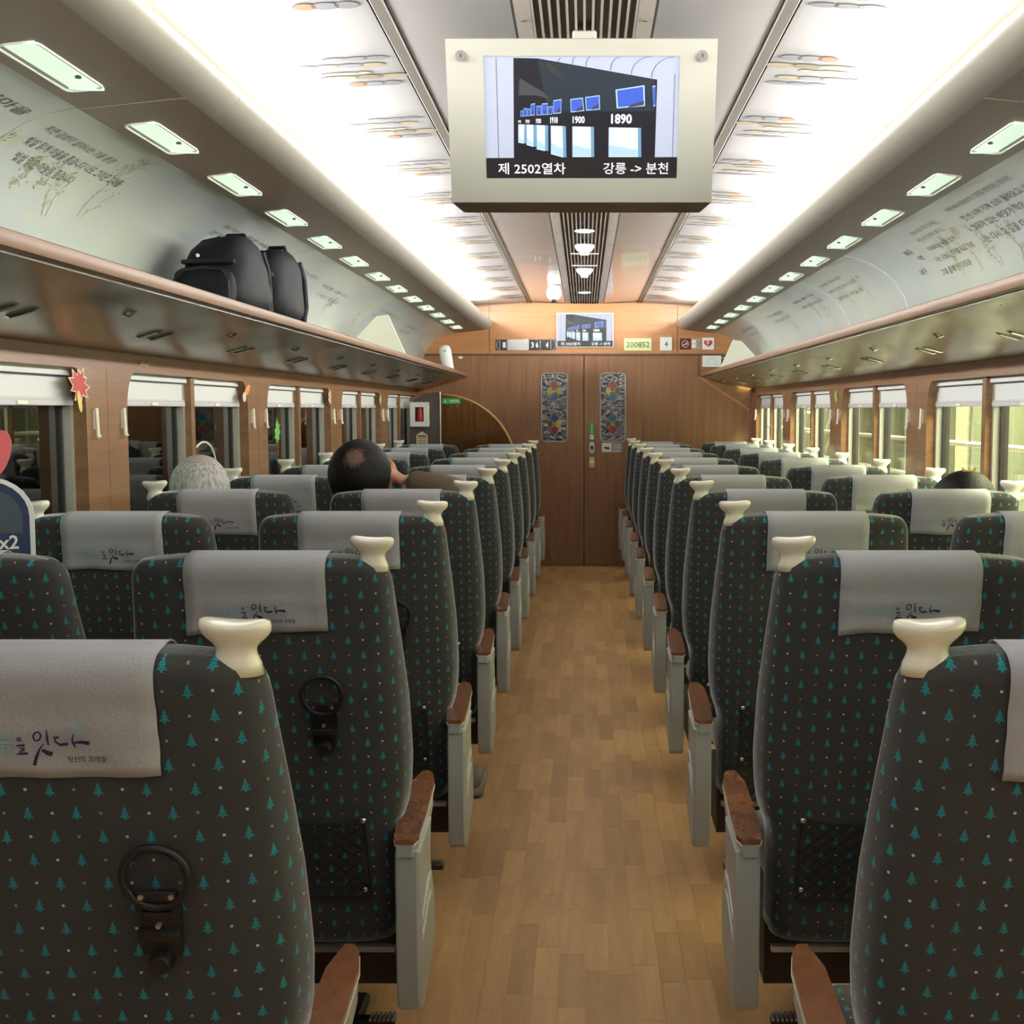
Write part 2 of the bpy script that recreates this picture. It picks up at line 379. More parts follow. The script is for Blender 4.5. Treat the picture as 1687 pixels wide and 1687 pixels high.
def poly2(mb, pts, fn, mi=0):
    keep = mb.cur; mb.cur = mi; mb.add([fn(*p) for p in pts], [tuple(range(len(pts)))]); mb.cur = keep
def ell(cx, cy, rx, ry, n=18, rot=0):
    return [(cx + rx * math.cos(a) * math.cos(rot) - ry * math.sin(a) * math.sin(rot), cy + rx * math.cos(a) * math.sin(rot) + ry * math.sin(a) * math.cos(rot)) for a in [2 * PI * i / n for i in range(n)]]

# ------------------------------------------------------------------ room shell
XW = 1.505
fl = struct(MB().box(-1.62, 1.62, Y0, Y1 + .12, -.06, 0).build('floor', 'floor_wood'))
# floor planks of the aisle (vinyl boards), each one a piece
PW, PL = .0625, .36
pm = None
cnt = 0
pool = []
for k, L in enumerate((.40, .34, .28)):
    pool.append(MB().box(-PW / 2 + .0006, PW / 2 - .0006, 0, L - .001, 0, .0012).build('plank', 'plank_wood', fl))
first = [True] * 3
for ix in range(-6, 6):
    y = 2.55 - random.random() * .3
    while y < Y1 - .1:
        k = random.choice((0, 0, 1, 2)); L = (.40, .34, .28)[k]
        if y + L > Y1: break
        if cnt >= 300: break
        o = pool[k] if first[k] else pool[k].copy()
        if not first[k]: C.objects.link(o)
        first[k] = False
        o.location = ((ix + .5) * PW, y, .0002); y += L; cnt += 1
# end wall with lintel and doors
wf = MB().box(-1.60, -.5165, Y1, Y1 + .1, 0, 2.45).box(.5065, 1.60, Y1, Y1 + .1, 0, 2.45).box(-.53, .52, Y1 + .045, Y1 + .1, 0, 2.45).box(-.52, .51, Y1 + .02, Y1 + .1, 1.895, 2.45)
wf = struct(wf.build('wall_front', 'door_wood'))
def lintel_poly():
    top = [(-1.06, 2.14), (-.98, 2.30), (-.75, 2.322), (-.4, 2.334), (0, 2.336), (.4, 2.334), (.75, 2.322), (.98, 2.30), (1.06, 2.14)]
    return [(1.44, 1.896), (-1.44, 1.896), (-1.42, 1.97), (-1.36, 2.04), (-1.25, 2.08)] + top + [(1.25, 2.08), (1.36, 2.04), (1.42, 1.97)]
MB().prism(lintel_poly(), Y1 - .035, Y1 + .02, 'y').build('lintel_panel', 'lintel_wood', wf)
for x in (-.84, .82): MB().box(x - .002, x + .002, Y1 - .0365, Y1 - .03, 1.9, 2.31).build('panel_joint', 'dark', wf)
MB().box(-1.44, 1.44, Y1 - .03, Y1 + .0, 1.886, 1.896).build('lintel_edge', 'rail_wood', wf)
MB().box(.995, 1.01, Y1 - .01, Y1 + .005, 1.70, 1.885).build('panel_edge', 'side_wood', wf)
q = MB(); q.prism([(1.03, 1.675), (1.035, 1.69), (1.475, 1.405), (1.465, 1.39)], Y1 - .014, Y1 + .004, 'y'); q.build('diagonal_trim', 'lintel_wood', wf)
MB().prism([(1.035, 1.69), (1.475, 1.405), (1.49, 1.70)], Y1 - .008, Y1 + .004, 'y').build('gusset_panel', 'side_wood', wf)

def door(nm, x0, x1, px0, px1, cols):
    d = struct(empty(nm, (0, 0, 0)))
    zl, zh = 1.117, 1.722; pc = (px0 + px1) / 2; r = .035
    # leaf as a frame of stiles and rails around the glass
    MB().box(x0, px0, Y1 - .0, Y1 + .04, .005, 1.894).box(px1, x1, Y1, Y1 + .04, .005, 1.894).box(px0, px1, Y1, Y1 + .04, zh, 1.894).box(px0, px1, Y1, Y1 + .04, .005, zl).build('door_leaf', 'door_wood', d)
    def rr(x0, x1, z0, z1, r, n=5):
        o = []
        for cx, cz, a0 in ((x1 - r, z1 - r, 0), (x0 + r, z1 - r, 90), (x0 + r, z0 + r, 180), (x1 - r, z0 + r, 270)):
            for i in range(n): a = math.radians(a0 + 90 * i / (n - 1)); o.append((cx + r * math.cos(a), cz + r * math.sin(a)))
        return o
    P = rr(px0, px1, zl, zh, r); fy = Y1 - .004
    MB().tube([(x, fy, z) for x, z in P], .006, 6, True).build('glass_frame', 'lead', d)
    # corner fillers so that the pane reads rounded
    f = MB()
    for cx, cz in ((px0, zl), (px1, zl), (px0, zh), (px1, zh)):
        sx = 1 if cx == px0 else -1; sz = 1 if cz == zl else -1
        arc = [(cx + sx * (r - r * math.sin(a)), cz + sz * (r - r * math.cos(a))) for a in [PI / 2 * i / 5 for i in range(6)]]
        f.prism([(cx, cz)] + arc, Y1 - .001, Y1 + .02, 'y')
    f.build('corner_filler', 'door_wood', d)
    zm = (zl + zh) / 2
    for z0, z1 in ((zl, zm), (zm, zh)):
        for a, b in ((px0, pc), (pc, px1)):
            MB().box(a, b, Y1 + .010, Y1 + .016, z0, z1).build('glass_quarter', 'leadglass', d)
    lb = MB()
    yl = Y1 + .006
    lb.tube([(pc, yl, zl), (pc, yl, zh)], .0022, 5).tube([(px0, yl, zm), (px1, yl, zm)], .0022, 5)
    for zc in (zm + .145, zm - .145): lb.tube([(px0, yl, zc), (px1, yl, zc)], .0022, 5)
    for sx in (-1, 1):
        lb.tube([(pc + sx * .05, yl, zm + .14), (pc + sx * .075, yl, zm + .06), (pc, yl, zm)], .0016, 5).tube([(pc + sx * .05, yl, zm - .14), (pc + sx * .075, yl, zm - .06), (pc, yl, zm)], .0016, 5)
    lb.build('lead_line', 'lead', d)
    for kf, zc in enumerate((zm + .145, zm - .145)):
        c5 = cols[kf]
        for j, (dx, dz) in enumerate(((0, 1), (0, -1), (-1, 0), (1, 0))):
            # heart-like petal pointing away from the flower's centre
            ang = math.atan2(dz, dx); Lp, Wp = (.096, .040) if dx == 0 else (.074, .036)
            loc = [(.018, 0), (.026, Wp * .78), (.044, Wp), (.066, Wp * .80), (Lp * .95, Wp * .25), (Lp + .004, 0), (Lp * .95, -Wp * .25), (.066, -Wp * .80), (.044, -Wp), (.026, -Wp * .78)]
            if dx: loc = [(a * .84, b) for a, b in loc]
            pts = [(pc + a * math.cos(ang) - b * math.sin(ang), zc + a * math.sin(ang) + b * math.cos(ang)) for a, b in loc]
            MB().prism(pts, Y1 + .002, Y1 + .008, 'y').build('glass_petal', c5[j], d)
            MB().tube([(x, Y1 + .002, z) for x, z in pts], .0016, 5, True).build('lead_outline', 'lead', d)
        MB().prism(ell(pc, zc, .019, .016, 10), Y1 + .001, Y1 + .008, 'y').build('glass_petal', c5[4], d)
    return d
d1 = door('door_1', -.515, -.009, -.383, -.152, (('g_red', 'g_blue', 'g_lime', 'g_lime', 'g_orange'), ('g_blue', 'g_red', 'g_green', 'g_yellow', 'g_orange')))
d2 = door('door_2', -.001, .505, .140, .363, (('g_red', 'g_teal', 'g_yellow', 'g_green', 'g_orange'), ('g_teal', 'g_red', 'g_green', 'g_green', 'g_orange')))
MB().box(-.009, -.001, Y1 + .02, Y1 + .04, 0, 1.89).build('door_seal', 'gasket', d1)

wb = struct(MB().box(-1.6, 1.6, Y0 - .1, Y0, 0, 2.5).build('wall_back', 'white'))

# ceiling: centre housing + glossy inner panels + printed outer panels, running along the car
ce = struct(empty('ceiling'))
def zc(x): return 2.331 + .016 * min(1, abs(x) / .47) - max(0, abs(x) - .47) * .055
SEG = [Y0, -1.2, 0.4, 1.55, 2.86, 5.25, 7.65, 9.6, Y1 - .002]
for s in (-1, 1):
    for a, b in zip(SEG, SEG[1:]):
        xs = [.505, .65, .8, .95, 1.05, 1.12, 1.16]; zs = [zc(x) for x in xs[:4]] + [2.305, 2.28, 2.20]
        MB().ribbon([(s * x, z) for x, z in zip(xs, zs)] if s < 0 else [(x, z) for x, z in zip(xs, zs)][::-1], a + .002, b - .002, -.012 if s < 0 else -.012).build('outer_ceiling_panel', 'ceiling', ce)
        MB().prism([(s * .172, zc(.172)), (s * .463, zc(.463)), (s * .463, zc(.463) + .012), (s * .172, zc(.172) + .012)], a + .001, b - .001, 'y').build('inner_ceiling_panel', 'ceiling_gloss', ce)
    MB().ribbon([(s * .463, 2.352), (s * .470, 2.343), (s * .498, 2.343), (s * .505, 2.352)][::s], Y0, Y1 - .001, .01).build('ceiling_strip', 'strip', ce)
    MB().box(s * .168 - .0035, s * .168 + .0035, Y0, Y1 - .001, 2.335, 2.35).build('ceiling_joint', 'dark', ce)
    MB().prism([(s * .125, 2.330), (s * .1645, 2.330), (s * .1645, 2.345), (s * .125, 2.345)], Y0, Y1 - .001, 'y').build('grille_side', 'grille', ce)
    q = MB()
    for y in [1.0 + .5 * i for i in range(20)]: q.lathe([(.007, 2.3285), (.007, 2.331)], (s * .146, y, 0), 8)
    q.build('screw_row', 'strip', ce)
MB().box(-1.3, 1.3, Y0, Y1, 2.40, 2.44).build('roof_shell', 'grille_back', ce)
MB().box(-.127, .127, Y0, Y1 - .001, 2.352, 2.36).build('grille_back', 'grille_back', ce)
for i in range(13):
    x = -.123 + i * .0205
    MB().box(x - .003, x + .003, Y0, Y1 - .002, 2.330, 2.352).build('grille_slat', 'grille', ce)
q = MB()
for yb in (4.3, 4.9, 5.6, 8.3, 9.2, 10.0):
    for i in (0, 2, 4, 7, 9, 11):
        for j in range(4):
            x = -.113 + i * .0205; q.box(x - .006, x + .006, yb + j * .09, yb + j * .09 + .06, 2.350, 2.353)
q.build('vent_hole', 'dark', ce)
for y in (7.35, 7.95): MB().box(-.085, .085, y, y + .03, 2.326, 2.332).build('grille_cross_bar', 'grille', ce)
# cove lip, soffit, luggage-bin wall
PROF = [(1.14, 2.075), (1.20, 2.063), (1.26, 2.04), (1.32, 2.005), (1.37, 1.96), (1.41, 1.90), (1.435, 1.83), (1.445, 1.705)]
def prof_at(sx, s, off=0):
    """point on the bin wall at arc length s; off>0 toward the room"""
    acc = 0
    for (x0, z0), (x1, z1) in zip(PROF, PROF[1:]):
        L = math.hypot(x1 - x0, z1 - z0)
        if s <= acc + L or (x1, z1) == PROF[-1]:
            t = (s - acc) / L; tx, tz = (x1 - x0) / L, (z1 - z0) / L
            return sx * (x0 + tx * t * L + tz * off), z0 + tz * t * L - tx * off
        acc += L
for s, sd in ((-1, 'left'), (1, 'right')):
    sf = struct(empty('soffit_' + sd)); sf.name = 'trim_1' if s < 0 else 'trim_2'
    lip = [(.845, 2.192), (.826, 2.182), (.814, 2.165), (.812, 2.148), (.822, 2.128), (.845, 2.112), (.872, 2.103), (.90, 2.0995)]
    for a, b in zip([Y0, .5, 2.95, 5.4, 7.8], [.5, 2.95, 5.4, 7.8, Y1 - .03]):
        angle_smooth(MB().ribbon([(s * x, z) for x, z in lip][::-s], a + .001, b - .001, -.012).build('cove_lip', 'lip', sf))
    YL = [Y0] + [2.18 + .638 * i for i in range(-1, 14)]
    # soffit board with openings for the lamps
    ys = 2.498 - .638 * 3; lamps = [ys + .638 * i for i in range(16) if ys + .638 * i < Y1 - .2]
    def zs(x): return 2.0995 - (x - .90) * .1021
    q = MB()
    def slab(x0, x1, y0, y1): q.prism([(s * x0, zs(x0)), (s * x1, zs(x1)), (s * x1, zs(x1) + .012), (s * x0, zs(x0) + .012)], y0, y1, 'y')
    slab(.90, 1.028, Y0, Y1 - .03); slab(1.102, 1.142, Y0, Y1 - .03)
    prev = Y0
    for y in lamps: slab(1.028, 1.102, prev, y - .165); prev = y + .165
    slab(1.028, 1.102, prev, Y1 - .03)
    q.build('soffit_board', 'soffit', sf)
    for y in (2.80, 6.2, 9.0): MB().prism([(s * .90, 2.0985), (s * 1.14, 2.074), (s * 1.14, 2.076), (s * .90, 2.1005)], y, y + .003, 'y').build('soffit_joint', 'lip', sf)
    for y in lamps:
        def rr(m):
            o = []
            for cx, cy, a0 in ((1.102 - .022 + m, y + .165 - .022 + m, 0), (1.028 + .022 - m, y + .143 + m, 90), (1.028 + .022 - m, y - .143 - m, 180), (1.08 + m, y - .143 - m, 270)):
                for i in range(4): a = math.radians(a0 + 30 * i); o.append((cx + .022 * math.cos(a), cy + .022 * math.sin(a)))
            return o
        MB().tube([(s * x, yy, zs(x) - .0005) for x, yy in rr(.002)], .0032, 6, True).build('lamp_rim', 'lens_rim', sf)
        # concave reflector tray with a lit lens
        tray = MB(); n = 7; m = 2
        pr = [(s * (1.028 + .074 * i / (n - 1)), zs(1.065) + .004 + .035 * math.sin(PI * i / (n - 1))) for i in range(n)]
        tray.ribbon(pr[::s], y - .165, y + .165, .004 * -1)
        tray.box(s * 1.028, s * 1.102, y - .168, y - .163, 2.08, 2.13).box(s * 1.028, s * 1.102, y + .163, y + .168, 2.08, 2.13)
        tray.build('lamp_lens', 'lens', sf)
        MB().lathe([(.007, 0), (.007, .004), (.003, .006)], (s * 1.07, y + .135, 2.098), 8).build('lens_screw', 'strip', sf)
    # bin wall in curved mural panels
    wl = struct(empty('wall_mural_' + sd)); wl.name = 'trim_3' if s < 0 else 'trim_4'
    cuts = ([Y0, .6, 2.79, 5.2, 7.6, Y1 - .03] if s < 0 else [Y0, .6, 3.0, 5.42, 6.6, 8.9, Y1 - .03])
    for a, b in zip(cuts, cuts[1:]):
        angle_smooth(MB().ribbon([(s * x, z) for x, z in PROF][::-s], a + .003, b - .003, -.01 * 1).build('mural_panel', 'mural', wl), 50)
    globals()['mural_' + sd] = wl

# luggage racks
def rack(s, sd):
    r = empty('luggage_rack', (0, 0, 0)); tag(r, f'long {sd}-hand overhead luggage rack with wooden front rail and shiny underside', 'luggage rack')
    ye = Y1 - .16 if s < 0 else Y1 - .03
    MB().prism([(s * 1.04, 1.700), (s * 1.44, 1.700), (s * 1.44, 1.712), (s * 1.04, 1.712)], Y0, ye, 'y').build('shelf', 'shelf', r)
    rl = [(s * 1.042, 1.686), (s * 1.026, 1.690), (s * 1.021, 1.704), (s * 1.024, 1.719), (s * 1.036, 1.724), (s * 1.050, 1.720), (s * 1.052, 1.688)]
    angle_smooth(MB().prism(rl, Y0, ye, 'y').build('front_rail', 'rail_wood', r), 40)
    pr = [(s * 1.045, 1.687), (s * 1.12, 1.672), (s * 1.22, 1.650), (s * 1.32, 1.626), (s * 1.42, 1.602), (s * XW, 1.590)]
    angle_smooth(MB().ribbon(pr[::s], Y0, Y1 - .04, .006 * -1).build('underside_panel', 'rack_metal', r), 60)
    def zu(x): return 1.687 - (x - 1.045) * .222
    for k in range(-1, 11):
        y = 2.27 + .915 * k - .0
        if y > Y1 - .3: continue
        p = MB(); p.prism([(s * 1.056, zu(1.056) - .0045), (s * 1.105, zu(1.105) - .0045), (s * 1.105, zu(1.105)), (s * 1.056, zu(1.056))], y - .045, y + .045, 'y')
        pl = p.build('seat_number_plate', 'plate_silver', r)
        fn = lambda u, v: (s * (1.06 + .04 * v), y - s * (u - .5) * .08, zu(1.06 + .04 * v) - .0052)
        for q_, x_ in ((5, .08), (6, .62)):
            g = MB(); put_text(g, str(2 * k + q_), fn, x_, .25, .28, .5, bold=.01); g.build('plate_numeral', 'ink', pl, fix=False)
        for j, yy in enumerate((y + .46, y + .56)):      # twin chrome bag hooks
            h = MB(); x = 1.30
            h.tube([(s * (x - .045), yy, zu(x - .045) - .003), (s * (x - .03), yy, zu(x - .03) - .008), (s * (x + .03), yy + .006, zu(x + .03) - .010), (s * (x + .045), yy + .006, zu(x + .045) - .003)], [.002, .0045, .0045, .002], 8)
            h.box(s * (x - .055), s * (x - .04), yy - .008, yy + .008, zu(x - .05) - .004, zu(x - .05) + .001)
            h.build('hook', 'chrome', r)
        for yy in (y + .02,):
            h = MB(); x = 1.19
            h.tube([(s * (x - .02), yy, zu(x - .02) - .002), (s * x, yy, zu(x) - .012), (s * (x + .02), yy, zu(x + .02) - .002)], .0035, 6); h.build('small_hook', 'chrome', r)
    return r
rack(-1, 'left'); rack(1, 'right')

# side walls with arched window openings
WO = 1.44; WP = 1.77; ZS, ZT, ZH = .80, 1.525, 1.592; XO = 1.60
def side(s, sd, start):
    w = struct(empty('wall_' + sd))
    X0, X1 = sorted((s * XW, s * XO))
    MB().box(X0, X1, Y0, Y1, 0, ZS).build('wainscot', 'side_wood', w)
    MB().box(X0, X1, Y0, Y1, ZT, ZH + .03).build('header', 'side_wood', w)
    k0 = -4; n = 0
    ops = []
    for k in range(k0, 6):
        a = start + WP * k; b = a + WO
        if b < Y0 + .2 or a > Y1 - .3: continue
        ops.append((max(a, Y0 + .05), min(b, Y1 - .05), k))
    R = .135
    prev = Y0
    bounds = [(Y0, ops[0][0])] + [(ops[i][1], ops[i + 1][0]) for i in range(len(ops) - 1)] + [(ops[-1][1], Y1)]
    for (a, b) in bounds:
        m = (a + b) / 2
        def half(y_edge, y_mid, sg, flare):
            pts = [(y_mid, ZS), (y_edge, ZS), (y_edge, ZT - R)]
            pts += [(y_edge + sg * (R * .62) * (1 - math.cos(t)), ZT - R + R * math.sin(t)) for t in [PI / 2 * i / 7 for i in range(1, 8)]]
            pts += [(y_mid, ZT)]
            return pts
        if b - a > .1:
            MB().prism(half(a, m - .0015, -1, 1), s * XW, s * XO, 'x').build('pillar_half', 'side_wood', w)
            MB().prism(half(b, m + .0015, 1, 1), s * XW, s * XO, 'x').build('pillar_half', 'side_wood', w)
            MB().box(*sorted((s * (XW + .004), s * XO)), m - .0015, m + .0015, ZS, ZT).build('pillar_joint', 'dark', w)
            for yy in (m - .112, m + .112):      # ivory coat hooks
                h = MB(); h.tube([(s * (XW - .009), yy, 1.405), (s * (XW - .012), yy, 1.32)], [.006, .006], 8)
                h.tube([(s * (XW - .010), yy, 1.325), (s * (XW - .018), yy, 1.314)], [.006, .007], 8).box(*sorted((s * (XW - .01), s * XW)), yy - .004, yy + .004, 1.34, 1.40)
                h.build('coat_hook', 'knob', w)
    if s > 0: MB().box(*sorted((s * (XW + .06), s * XO)), Y0, Y1, 1.5, ZT).build('reveal_top', 'blind', w)
    for a, b, k in ops:
        n += 1; wn = struct(empty('window_%d' % (n + (0 if s < 0 else 10))))
        m = (a + b) / 2; xg = 1.578
        B = lambda q, x0, x1, *r, c=0: q.box(*sorted((s * x0, s * x1)), *r, c)
        B(MB(), 1.52, 1.60, m - .022, m + .022, ZS, ZT).build('mullion', 'side_wood', wn)
        for (y0, y1) in ((a, m - .022), (m + .022, b)):
            f = MB()
            B(f, 1.545, 1.60, y0, y0 + .018, ZS, 1.50); B(f, 1.545, 1.60, y1 - .018, y1, ZS, 1.50); B(f, 1.555, 1.60, y0, y1, ZS, ZS + .02)
            f.build('window_frame', 'winframe', wn)
            f = MB(); B(f, 1.570, 1.60, y0 + .018, y0 + .032, ZS, 1.50); B(f, 1.570, 1.60, y1 - .032, y1 - .018, ZS, 1.50); f.build('gasket', 'gasket', wn)
            B(MB(), xg, xg + .006, y0 + .03, y1 - .03, ZS + .02, 1.50).build('pane', 'pane_left' if s < 0 else 'pane_right', wn)
            B(MB(), 1.535, 1.60, y0, y1, 1.502, ZT).build('blind_cassette', 'blind', wn)
            B(MB(), 1.54, 1.56, y0 + .004, y1 - .004, 1.498, 1.503).build('cassette_slot', 'dark', wn)
            bl = B(MB(), 1.548, 1.552, y0 + .008, y1 - .008, 1.42, 1.50).build('blind', 'blind', wn)
            q = MB(); B(q, 1.541, 1.560, y0 + .003, y1 - .003, 1.412, 1.430, c=.003); B(q, 1.543, 1.556, y0 + .003, y1 - .003, 1.430, 1.437); q.build('bottom_rail', 'blind_rail', bl)
            B(MB(), 1.534, 1.542, (y0 + y1) / 2 - .03, (y0 + y1) / 2 + .03, 1.414, 1.426, c=.002).build('pull_tab', 'cream', bl)
        B(MB(), 1.495, 1.60, a, b, ZS - .02, ZS).build('window_sill', 'side_wood', wn)
    return ops
opsL = side(-1, 'left', 4.01); opsR = side(1, 'right', 5.69)
# ------------------------------------------------------------------ handwriting and painted sprigs on the bin walls
def hand(sd, s, y0, y1, arc, h, body, mi='ink', name='handwritten_line'):
    """left wall reads going away from the camera, right wall reads coming back"""
    g = MB()
    fn = lambda u, v: (lambda p: (p[0], y0 + (y1 - y0) * u, p[1]))(prof_at(s, max(.002, arc - v * h), .0012))
    put_text(g, body, fn, 0, 0, 1.0, .72, bold=-.004, shear=.12)
    return g.build(name, mi, globals()['mural_' + sd], fix=False)
LW = [(2.20, 2.74, .085, .034, '아름다운 고향마을'), (2.86, 3.25, .092, .03, '자연 감성이 살아나는 가을 풍경'), (2.87, 3.43, .15, .034, '빛살 맑게 마을을 품습니다 나도 그리운 그대를'), (2.90, 3.22, .205, .034, '빛살 맑은 하늘을 품습니다'),
      (2.30, 2.72, .15, .03, '기다립니다'), (4.28, 4.75, .16, .028, '언제나 그리운'), (4.75, 5.1, .21, .03, '바다열차'), (4.3, 5.1, .11, .024, '동해의 푸른 바람 따라')]
LW += [(5.3, 5.9, .14, .026, '그대와 함께 걷는 바닷가'), (5.3, 5.8, .19, .026, '파도 소리 들려오는'), (5.35, 5.9, .24, .026, '작은 마을에서'), (6.1, 6.7, .16, .026, '마음을 나눕니다'), (6.15, 6.7, .22, .026, '기차는 달리고'),
       (7.7, 8.3, .14, .026, '산과 바다를 이어'), (7.7, 8.2, .20, .026, '하얀 눈꽃 핀 마을'), (8.9, 9.5, .16, .026, '그리움을 싣고'), (8.9, 9.4, .22, .026, '다시 만날 그날까지')]
for a in LW: hand('left', -1, a[0], a[1], a[2] + .02, a[3], a[4], 'ink' if a[0] < 4 else 'ink_pale')
RW = [(4.12, 3.52, .062, .03, '푸른 바다 바라보며 그대를 생각하는 밤이면', 'ink_pale'), (4.13, 3.40, .125, .034, '먼 산 너머 기차 소리 들려오고 내 마음은', 'ink'), (4.17, 3.42, .178, .036, '그대가 있는 바닷가 작은 역에 머물러', 'ink'), (4.2, 3.45, .236, .036, '나는 다시 그 길을 따라 걸어가고 있다', 'ink'),
      (4.62, 4.30, .075, .024, '산골 마을 작은 집에는', 'ink_pale'), (4.68, 4.36, .122, .026, '하얀 눈이 소복이 쌓이고', 'ink_pale'), (4.71, 4.37, .178, .028, '기다리는 사람 있어', 'ink'), (4.74, 4.29, .232, .03, '나는 오늘도 기차를 타고 가리', 'ink'), (4.79, 4.43, .292, .032, '그대 품에 안기리라', 'ink'),
      (4.95, 4.86, .155, .036, '바다', 'ink'), (4.90, 4.84, .20, .03, '역', 'ink'), (5.02, 4.93, .262, .036, '나무', 'ink')]
RW += [(6.5, 6.0, .10, .026, '그리운 이여 안녕', 'ink_pale'), (6.5, 5.9, .16, .026, '봄이 오면 다시 오리', 'ink_pale'), (6.5, 5.95, .22, .026, '꽃피는 마을로', 'ink_pale'), (7.4, 6.8, .12, .028, '밤하늘 별이 지고', 'ink'), (7.4, 6.8, .18, .028, '새벽 기차 떠나네', 'ink_pale'),
       (8.5, 7.9, .13, .028, '먼 바다 불빛 하나', 'ink_pale'), (8.5, 7.9, .19, .028, '가슴에 켜 두고', 'ink_pale'), (9.9, 9.3, .14, .03, '겨울 동화 속으로', 'ink_pale'), (9.9, 9.4, .20, .03, '눈 내리는 마을', 'ink_pale')]
for a in RW: hand('right', 1, a[0], a[1], a[2] + .018, a[3], a[4], a[5])
def sprig(sd, s, y, arc, size, m, seed):
    rnd = random.Random(seed); g = MB()
    fn = lambda u, v: (lambda p: (p[0], y + u, p[1]))(prof_at(s, min(.40, max(.01, arc - v)), .001))
    def branch(x, v, a, L, w, d):
        pts = []
        for i in range(6):
            pts.append((x, v, w * (1 - i / 7))); a += rnd.uniform(-.25, .25); x += math.cos(a) * L / 6; v += math.sin(a) * L / 6
            if d and i > 1 and rnd.random() < .75: branch(x, v, a + rnd.choice((-1, 1)) * rnd.uniform(.5, 1.1), L * .5, w * .6, d - 1)
            if rnd.random() < .55: poly2(g, ell(x + rnd.uniform(-.012, .012), v + rnd.uniform(-.01, .01), rnd.uniform(.003, .007), .003, 6, rnd.uniform(0, 3)), fn)
        stroke(g, pts, fn)
    branch(0, 0, PI / 2 + rnd.uniform(-.4, .4), size, .0035, 2); branch(.02, 0, PI / 2 + rnd.uniform(-.9, .9), size * .6, .003, 1)
    g.build('painted_sprig', m, globals()['mural_' + sd], fix=False)
k = 0
for sd, s, L in (('left', -1, [(2.75, .30, .10), (3.2, .33, .14), (3.38, .30, .18), (3.0, .28, .07), (4.9, .3, .12), (5.6, .33, .14), (6.5, .33, .14), (7.4, .33, .12), (8.4, .33, .14), (9.3, .3, .12)]),
                 ('right', 1, [(4.55, .33, .14), (4.35, .34, .16), (4.15, .35, .12), (3.95, .36, .12), (3.8, .36, .14), (3.65, .36, .10), (5.9, .32, .14), (6.3, .34, .12), (6.9, .33, .14), (7.2, .3, .12), (8.0, .33, .14), (9.5, .3, .14)])):
    for y, a, z in L: k += 1; sprig(sd, s, y, a, z, 'sprig' if (s < 0 or k % 3) else 'sprig_pink', k)

# ------------------------------------------------------------------ printed clouds on the outer ceiling panels
def clouds():
    g = MB(); fn0 = lambda u, v: (u, v, 0)
    rows = [(-.528, -.70, 0.0, .006, [('c_grey', -.70, -.64), ('c_grey', -.64, -.585), ('c_grey', -.59, -.528)]),
            (-.55, -.78, .062, .007, [('c_grey', -.78, -.735), ('c_tan', -.74, -.67), ('c_grey', -.675, -.605), ('c_tan', -.61, -.55)]),
            (-.60, -.73, .135, .005, [('c_pink', -.735, -.63), ('c_pink', -.635, -.60)]),
            (-.50, -.75, .178, .008, [('c_tan', -.75, -.64), ('c_olive', -.645, -.57), ('c_tan', -.575, -.50)]),
            (-.52, -.68, .252, .009, [('c_orange', -.675, -.63), ('c_grey', -.635, -.575), ('c_grey', -.58, -.53)])]
    mats = ['c_grey', 'c_tan', 'c_olive', 'c_pink', 'c_orange', 'c_line']
    for _, _, y, h, blobs in rows:
        for m, a, b in blobs:
            cx, rx = (a + b) / 2, (b - a) / 2 + .004
            fz = lambda u, v, e=.0: (u, v, zc(u) - 2.331 - .0012 - e)
            poly2(g, ell(cx, y, rx + .002, h * 2.5 + .003, 22), lambda u, v: fz(u, v, 0), 5)
            poly2(g, ell(cx, y, rx, h * 2.5, 22), lambda u, v: fz(u, v, .0006), mats.index(m))
    return g, mats
g, mats = clouds(); c0 = g.build('cloud_print', mats, ce, fix=False); me = c0.data
i = 0
for k in range(-1, 11):
    for s in (-1, 1):
        y = 3.345 + .677 * k
        if y > 10.4: continue
        o = c0 if i == 0 else link('cloud_print', me, ce); i += 1
        o.location = (0, y if s < 0 else y + .252, 2.331); o.rotation_euler[2] = 0 if s < 0 else PI

